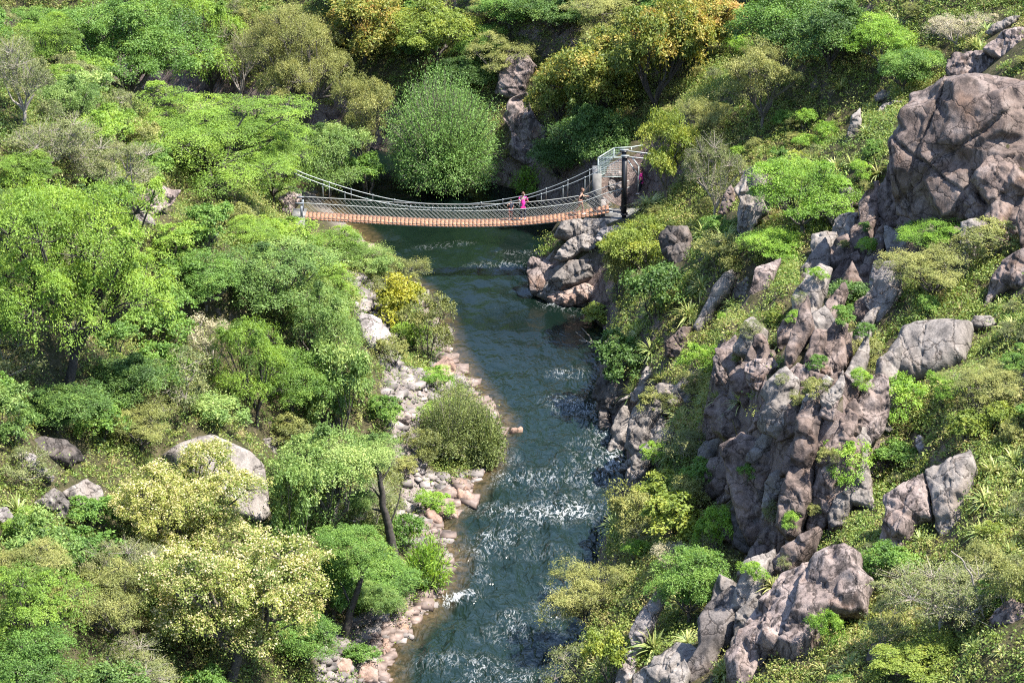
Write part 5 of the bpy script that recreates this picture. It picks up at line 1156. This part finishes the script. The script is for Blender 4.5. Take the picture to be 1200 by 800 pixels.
def person(label, P, face, pose, h, shirt, legs, hair, short=False, vest=False):
    s = h/1.70
    J = {'pelvis': (0,0,.93), 'waist': (0,0,1.08), 'chest': (0,0,1.28), 'neck0': (0,0,1.41), 'neck': (.005,0,1.47), 'chin': (.03,0,1.53), 'head': (.02,0,1.585), 'top': (.0,0,1.67)}
    for sd, y in (('l', 1), ('r', -1)):
        J.update({'sh'+sd: (0, .165*y, 1.38), 'el'+sd: (-.03, .23*y, 1.10), 'wr'+sd: (.08, .22*y, .87), 'pa'+sd: (.11, .215*y, .79), 'hip'+sd: (0, .09*y, .90), 'kn'+sd: (.02, .10*y, .49), 'an'+sd: (-.02, .10*y, .08), 'he'+sd: (-.05, .10*y, .035), 'to'+sd: (.16, .12*y, .03)})
    J.update(pose); J = {k: np.array(v)*s for k, v in J.items()}; head, _ = J.pop('head'), J.pop('top')
    R = {'pelvis': (.135,.115), 'waist': (.12,.10), 'chest': (.125,.10), 'neck0': .06, 'neck': .05, 'chin': .045}
    for sd in 'lr': R.update({'sh'+sd: .062, 'el'+sd: .044, 'wr'+sd: .029, 'pa'+sd: (.038,.022), 'hip'+sd: .095, 'kn'+sd: .058, 'an'+sd: .04, 'he'+sd: .036, 'to'+sd: .028})
    R = {k: (v*s if np.isscalar(v) else (v[0]*s, v[1]*s)) for k, v in R.items()}
    E = [('pelvis','waist'),('waist','chest'),('chest','neck0'),('neck0','neck'),('neck','chin')]
    for sd in 'lr': E += [('chest','sh'+sd),('sh'+sd,'el'+sd),('el'+sd,'wr'+sd),('wr'+sd,'pa'+sd),('pelvis','hip'+sd),('hip'+sd,'kn'+sd),('kn'+sd,'an'+sd),('an'+sd,'he'+sd),('an'+sd,'to'+sd)]
    root = tag(empty('person', P, face), label, 'person')
    mb = MB(); V, Q, T = skin_mesh(J, R, E, 'pelvis'); mb.add(V, Q, T); mb.add(SPH*np.array([.098,.080,.122])*s+head, SPHQ)
    for sd, y in (('l', 1), ('r', -1)):
        d = J['pa'+sd]-J['wr'+sd]; d /= np.linalg.norm(d); a_ = np.cross(d, [0, 1.0, 0]); a_ /= np.linalg.norm(a_)+1e-9; b_ = np.cross(d, a_)*y
        for k, (o_, L) in enumerate(((-.028,.072),(-.009,.082),(.010,.077),(.028,.06))):
            p = J['pa'+sd]+a_*o_*s; mb.tube([p, p+d*L*.5*s, p+d*L*.8*s+b_*.018*s, p+d*L*.95*s+b_*.035*s], np.array([.010,.0095,.009,.007])*s, 5)
        p = J['pa'+sd]-a_*.03*s-d*.02*s; mb.tube([p, p-a_*.02*s+d*.03*s, p-a_*.022*s+d*.055*s], np.array([.012,.010,.008])*s, 5)
    hd = head; mb.tube([hd+np.array([.085,0,.01])*s, hd+np.array([.112,0,-.02])*s, hd+np.array([.088,0,-.028])*s], np.array([.010,.014,.012])*s, 5)
    for y in (1, -1): mb.tube([hd+np.array([0,.088*y,.02])*s, hd+np.array([-.012,.106*y,-.005])*s, hd+np.array([0,.09*y,-.03])*s], np.array([.012,.014,.01])*s, 5)
    mb.tube([hd+np.array([.082,-.022,-.055])*s, hd+np.array([.092,0,-.055])*s, hd+np.array([.082,.022,-.055])*s], .006*s, 5)
    link('body', mb.mesh('body', SKIN, True), root)
    for y in (1, -1): m2 = MB(); m2.add(ico*.013*s+hd+np.array([.09,.034*y,.015])*s, T=icot); link('eye', m2.mesh('eye', EYE, True), root)
    m2 = MB(); hs_ = SPH*np.array([.106,.090,.118])*s; hs_[:, 2] = np.maximum(hs_[:, 2], -.085*s); m2.add(hs_+hd+np.array([-.024,0,.022])*s, SPHQ); link('hair', m2.mesh('hair', hair, True), root)
    g_ = lambda r, e: tuple(np.array(r)*1.0+e*s) if not np.isscalar(r) else r+e*s
    Js = {k: J[k] for k in ('pelvis','waist','chest','neck0','shl','shr')}; Rs = {k: g_(R[k], .030) for k in Js}; Rs['neck0'] = .098*s; Rs['chest'] = (.20*s, .17*s); Rs['waist'] = (.175*s, .15*s); Rs['shl'] = Rs['shr'] = .092*s; Es = [('pelvis','waist'),('waist','chest'),('chest','neck0'),('chest','shl'),('chest','shr')]
    Js['hem'] = J['pelvis']+np.array([0,0,-.09])*s; Rs['hem'] = (.168*s, .145*s); Es.append(('hem','pelvis'))
    if not vest:
        for sd in 'lr': Js['q'+sd] = J['sh'+sd]*.35+J['el'+sd]*.65; Rs['q'+sd] = .075*s; Es.append(('sh'+sd,'q'+sd))
    V, Q, T = skin_mesh(Js, Rs, Es, 'pelvis'); m2 = MB(); m2.add(V, Q, T); link('vest' if vest else 'shirt', m2.mesh('shirt', shirt, True), root)
    Jl = {'pelvis': J['pelvis']+np.array([0,0,-.02])*s}; Rl = {'pelvis': g_(R['pelvis'], .014)}; El = []
    for sd in 'lr':
        Jl['hip'+sd] = J['hip'+sd]; Rl['hip'+sd] = .112*s; El.append(('pelvis','hip'+sd))
        if short: Jl['k'+sd] = J['hip'+sd]*.4+J['kn'+sd]*.6; Rl['k'+sd] = .095*s; El.append(('hip'+sd,'k'+sd))
        else:
            Jl['k'+sd] = J['kn'+sd]; Rl['k'+sd] = .075*s; Jl['a'+sd] = J['an'+sd]+(J['kn'+sd]-J['an'+sd])*.08; Rl['a'+sd] = .062*s; El += [('hip'+sd,'k'+sd),('k'+sd,'a'+sd)]
    V, Q, T = skin_mesh(Jl, Rl, El, 'pelvis'); m2 = MB(); m2.add(V, Q, T); link('shorts' if short else 'trousers', m2.mesh('trousers', legs, True), root)
    for sd in 'lr':
        V, Q, T = skin_mesh({'a': J['an'+sd]-np.array([0,0,.015])*s, 'h': J['he'+sd], 't': J['to'+sd]+np.array([.01,0,0])*s}, {'a': .05*s, 'h': .045*s, 't': .038*s}, [('a','h'),('a','t')], 'a'); m2 = MB(); m2.add(V, Q, T); link('shoe', m2.mesh('shoe', SHOE, True), root)
    return root
def deckpos(px, dy): x = at(px, 262, YM)[0]; return np.array([x, YM+dy, dz(x)+.002])
person('adult in a bright pink shirt and dark trousers standing on the bridge, facing upstream', deckpos(613, .1), PI/2, {'ell': (.06,.27,1.13), 'wrl': (.26,.2,1.06), 'pal': (.33,.17,1.05), 'elr': (.02,-.28,1.12), 'wrr': (.2,-.26,1.0), 'par': (.27,-.24,.97)}, 1.72, PINK, NAVY, HAIRB)
person('child in a dark top and coral shorts close beside the pink-shirted adult', deckpos(598.5, .25), PI/2+.3, {'ell': (.08,.24,1.16), 'wrl': (.27,.2,1.14), 'pal': (.33,.19,1.14)}, 1.24, NAVY, CORAL, HAIR, True)
person('walker in a black vest and tan shorts striding toward the right end of the bridge', deckpos(680, -.1), .15, {'chest': (.05,0,1.28), 'neck0': (.08,0,1.41), 'neck': (.10,0,1.47), 'chin': (.14,0,1.53), 'head': (.135,0,1.60), 'top': (.12,0,1.67), 'shl': (.06,.165,1.38), 'shr': (.06,-.165,1.38), 'ell': (.2,.22,1.14), 'wrl': (.42,.2,1.10), 'pal': (.5,.19,1.1), 'elr': (-.14,-.23,1.16), 'wrr': (-.08,-.22,.92), 'par': (-.05,-.21,.85),
        'knr': (.12,-.10,.52), 'anr': (.16,-.10,.09), 'her': (.12,-.1,.04), 'tor': (.34,-.11,.04), 'knl': (-.10,.10,.50), 'anl': (-.38,.10,.20), 'hel': (-.43,.10,.17), 'tol': (-.27,.11,.05)}, 1.58, BLK, TAN, HAIRB, True, True)
# the visitor on the stairs
best = None
for Y in np.arange(158, 166, .1):
    x = at(751, 205, Y)[0]; z = gz(x, Y); pj = proj(np.array([x, Y, z+1.6]))
    if best is None or abs(pj[1]-201) < best[0]: best = (abs(pj[1]-201), x, Y, z)
person('visitor in a pink top going down the stairs right of the black tower', np.array([best[1], best[2], best[3]]), PI*.95, {'knl': (.1,.1,.52), 'anl': (.12,.1,.1), 'hel': (.08,.1,.06), 'tol': (.28,.11,.03)}, 1.6, PINK, NAVY, HAIRB)
# ------------------------------------------------------------------ light
SUN_EL = math.radians(62); SUN_AZ = math.radians(104)      # azimuth from +Y toward +X
sd = np.array([math.sin(SUN_AZ)*math.cos(SUN_EL), math.cos(SUN_AZ)*math.cos(SUN_EL), math.sin(SUN_EL)])
L = bpy.data.lights.new('sun', 'SUN'); L.energy = 5.0; L.angle = math.radians(.53); L.color = (1, .95, .87)
lo = bpy.data.objects.new('sun', L); COL.objects.link(lo); lo.rotation_euler = Vector(-sd).to_track_quat('-Z', 'Y').to_euler()
w = bpy.data.worlds.new('World'); scene.world = w; w.use_nodes = True; nt = w.node_tree
sk = nt.nodes.new('ShaderNodeTexSky'); sk.sky_type = 'NISHITA'; sk.sun_disc = False; sk.sun_elevation = SUN_EL; sk.sun_rotation = SUN_AZ; sk.altitude = 900
bg = nt.nodes['Background']; bg.inputs['Strength'].default_value = .15; nt.links.new(sk.outputs[0], bg.inputs['Color'])
scene.view_settings.view_transform = 'Standard'; scene.view_settings.look = 'None'; scene.view_settings.gamma = 1; scene.view_settings.exposure = 1.7
scene.render.engine = 'CYCLES'
c = scene.cycles; c.max_bounces = 7; c.diffuse_bounces = 4; c.glossy_bounces = 2; c.transmission_bounces = 3; c.transparent_max_bounces = 4
c.caustics_reflective = False; c.caustics_refractive = False; c.use_adaptive_sampling = False; c.use_denoising = False; c.pixel_filter_type = 'BLACKMAN_HARRIS'; c.filter_width = 1.15; c.sample_clamp_indirect = 4; c.sample_clamp_direct = 5
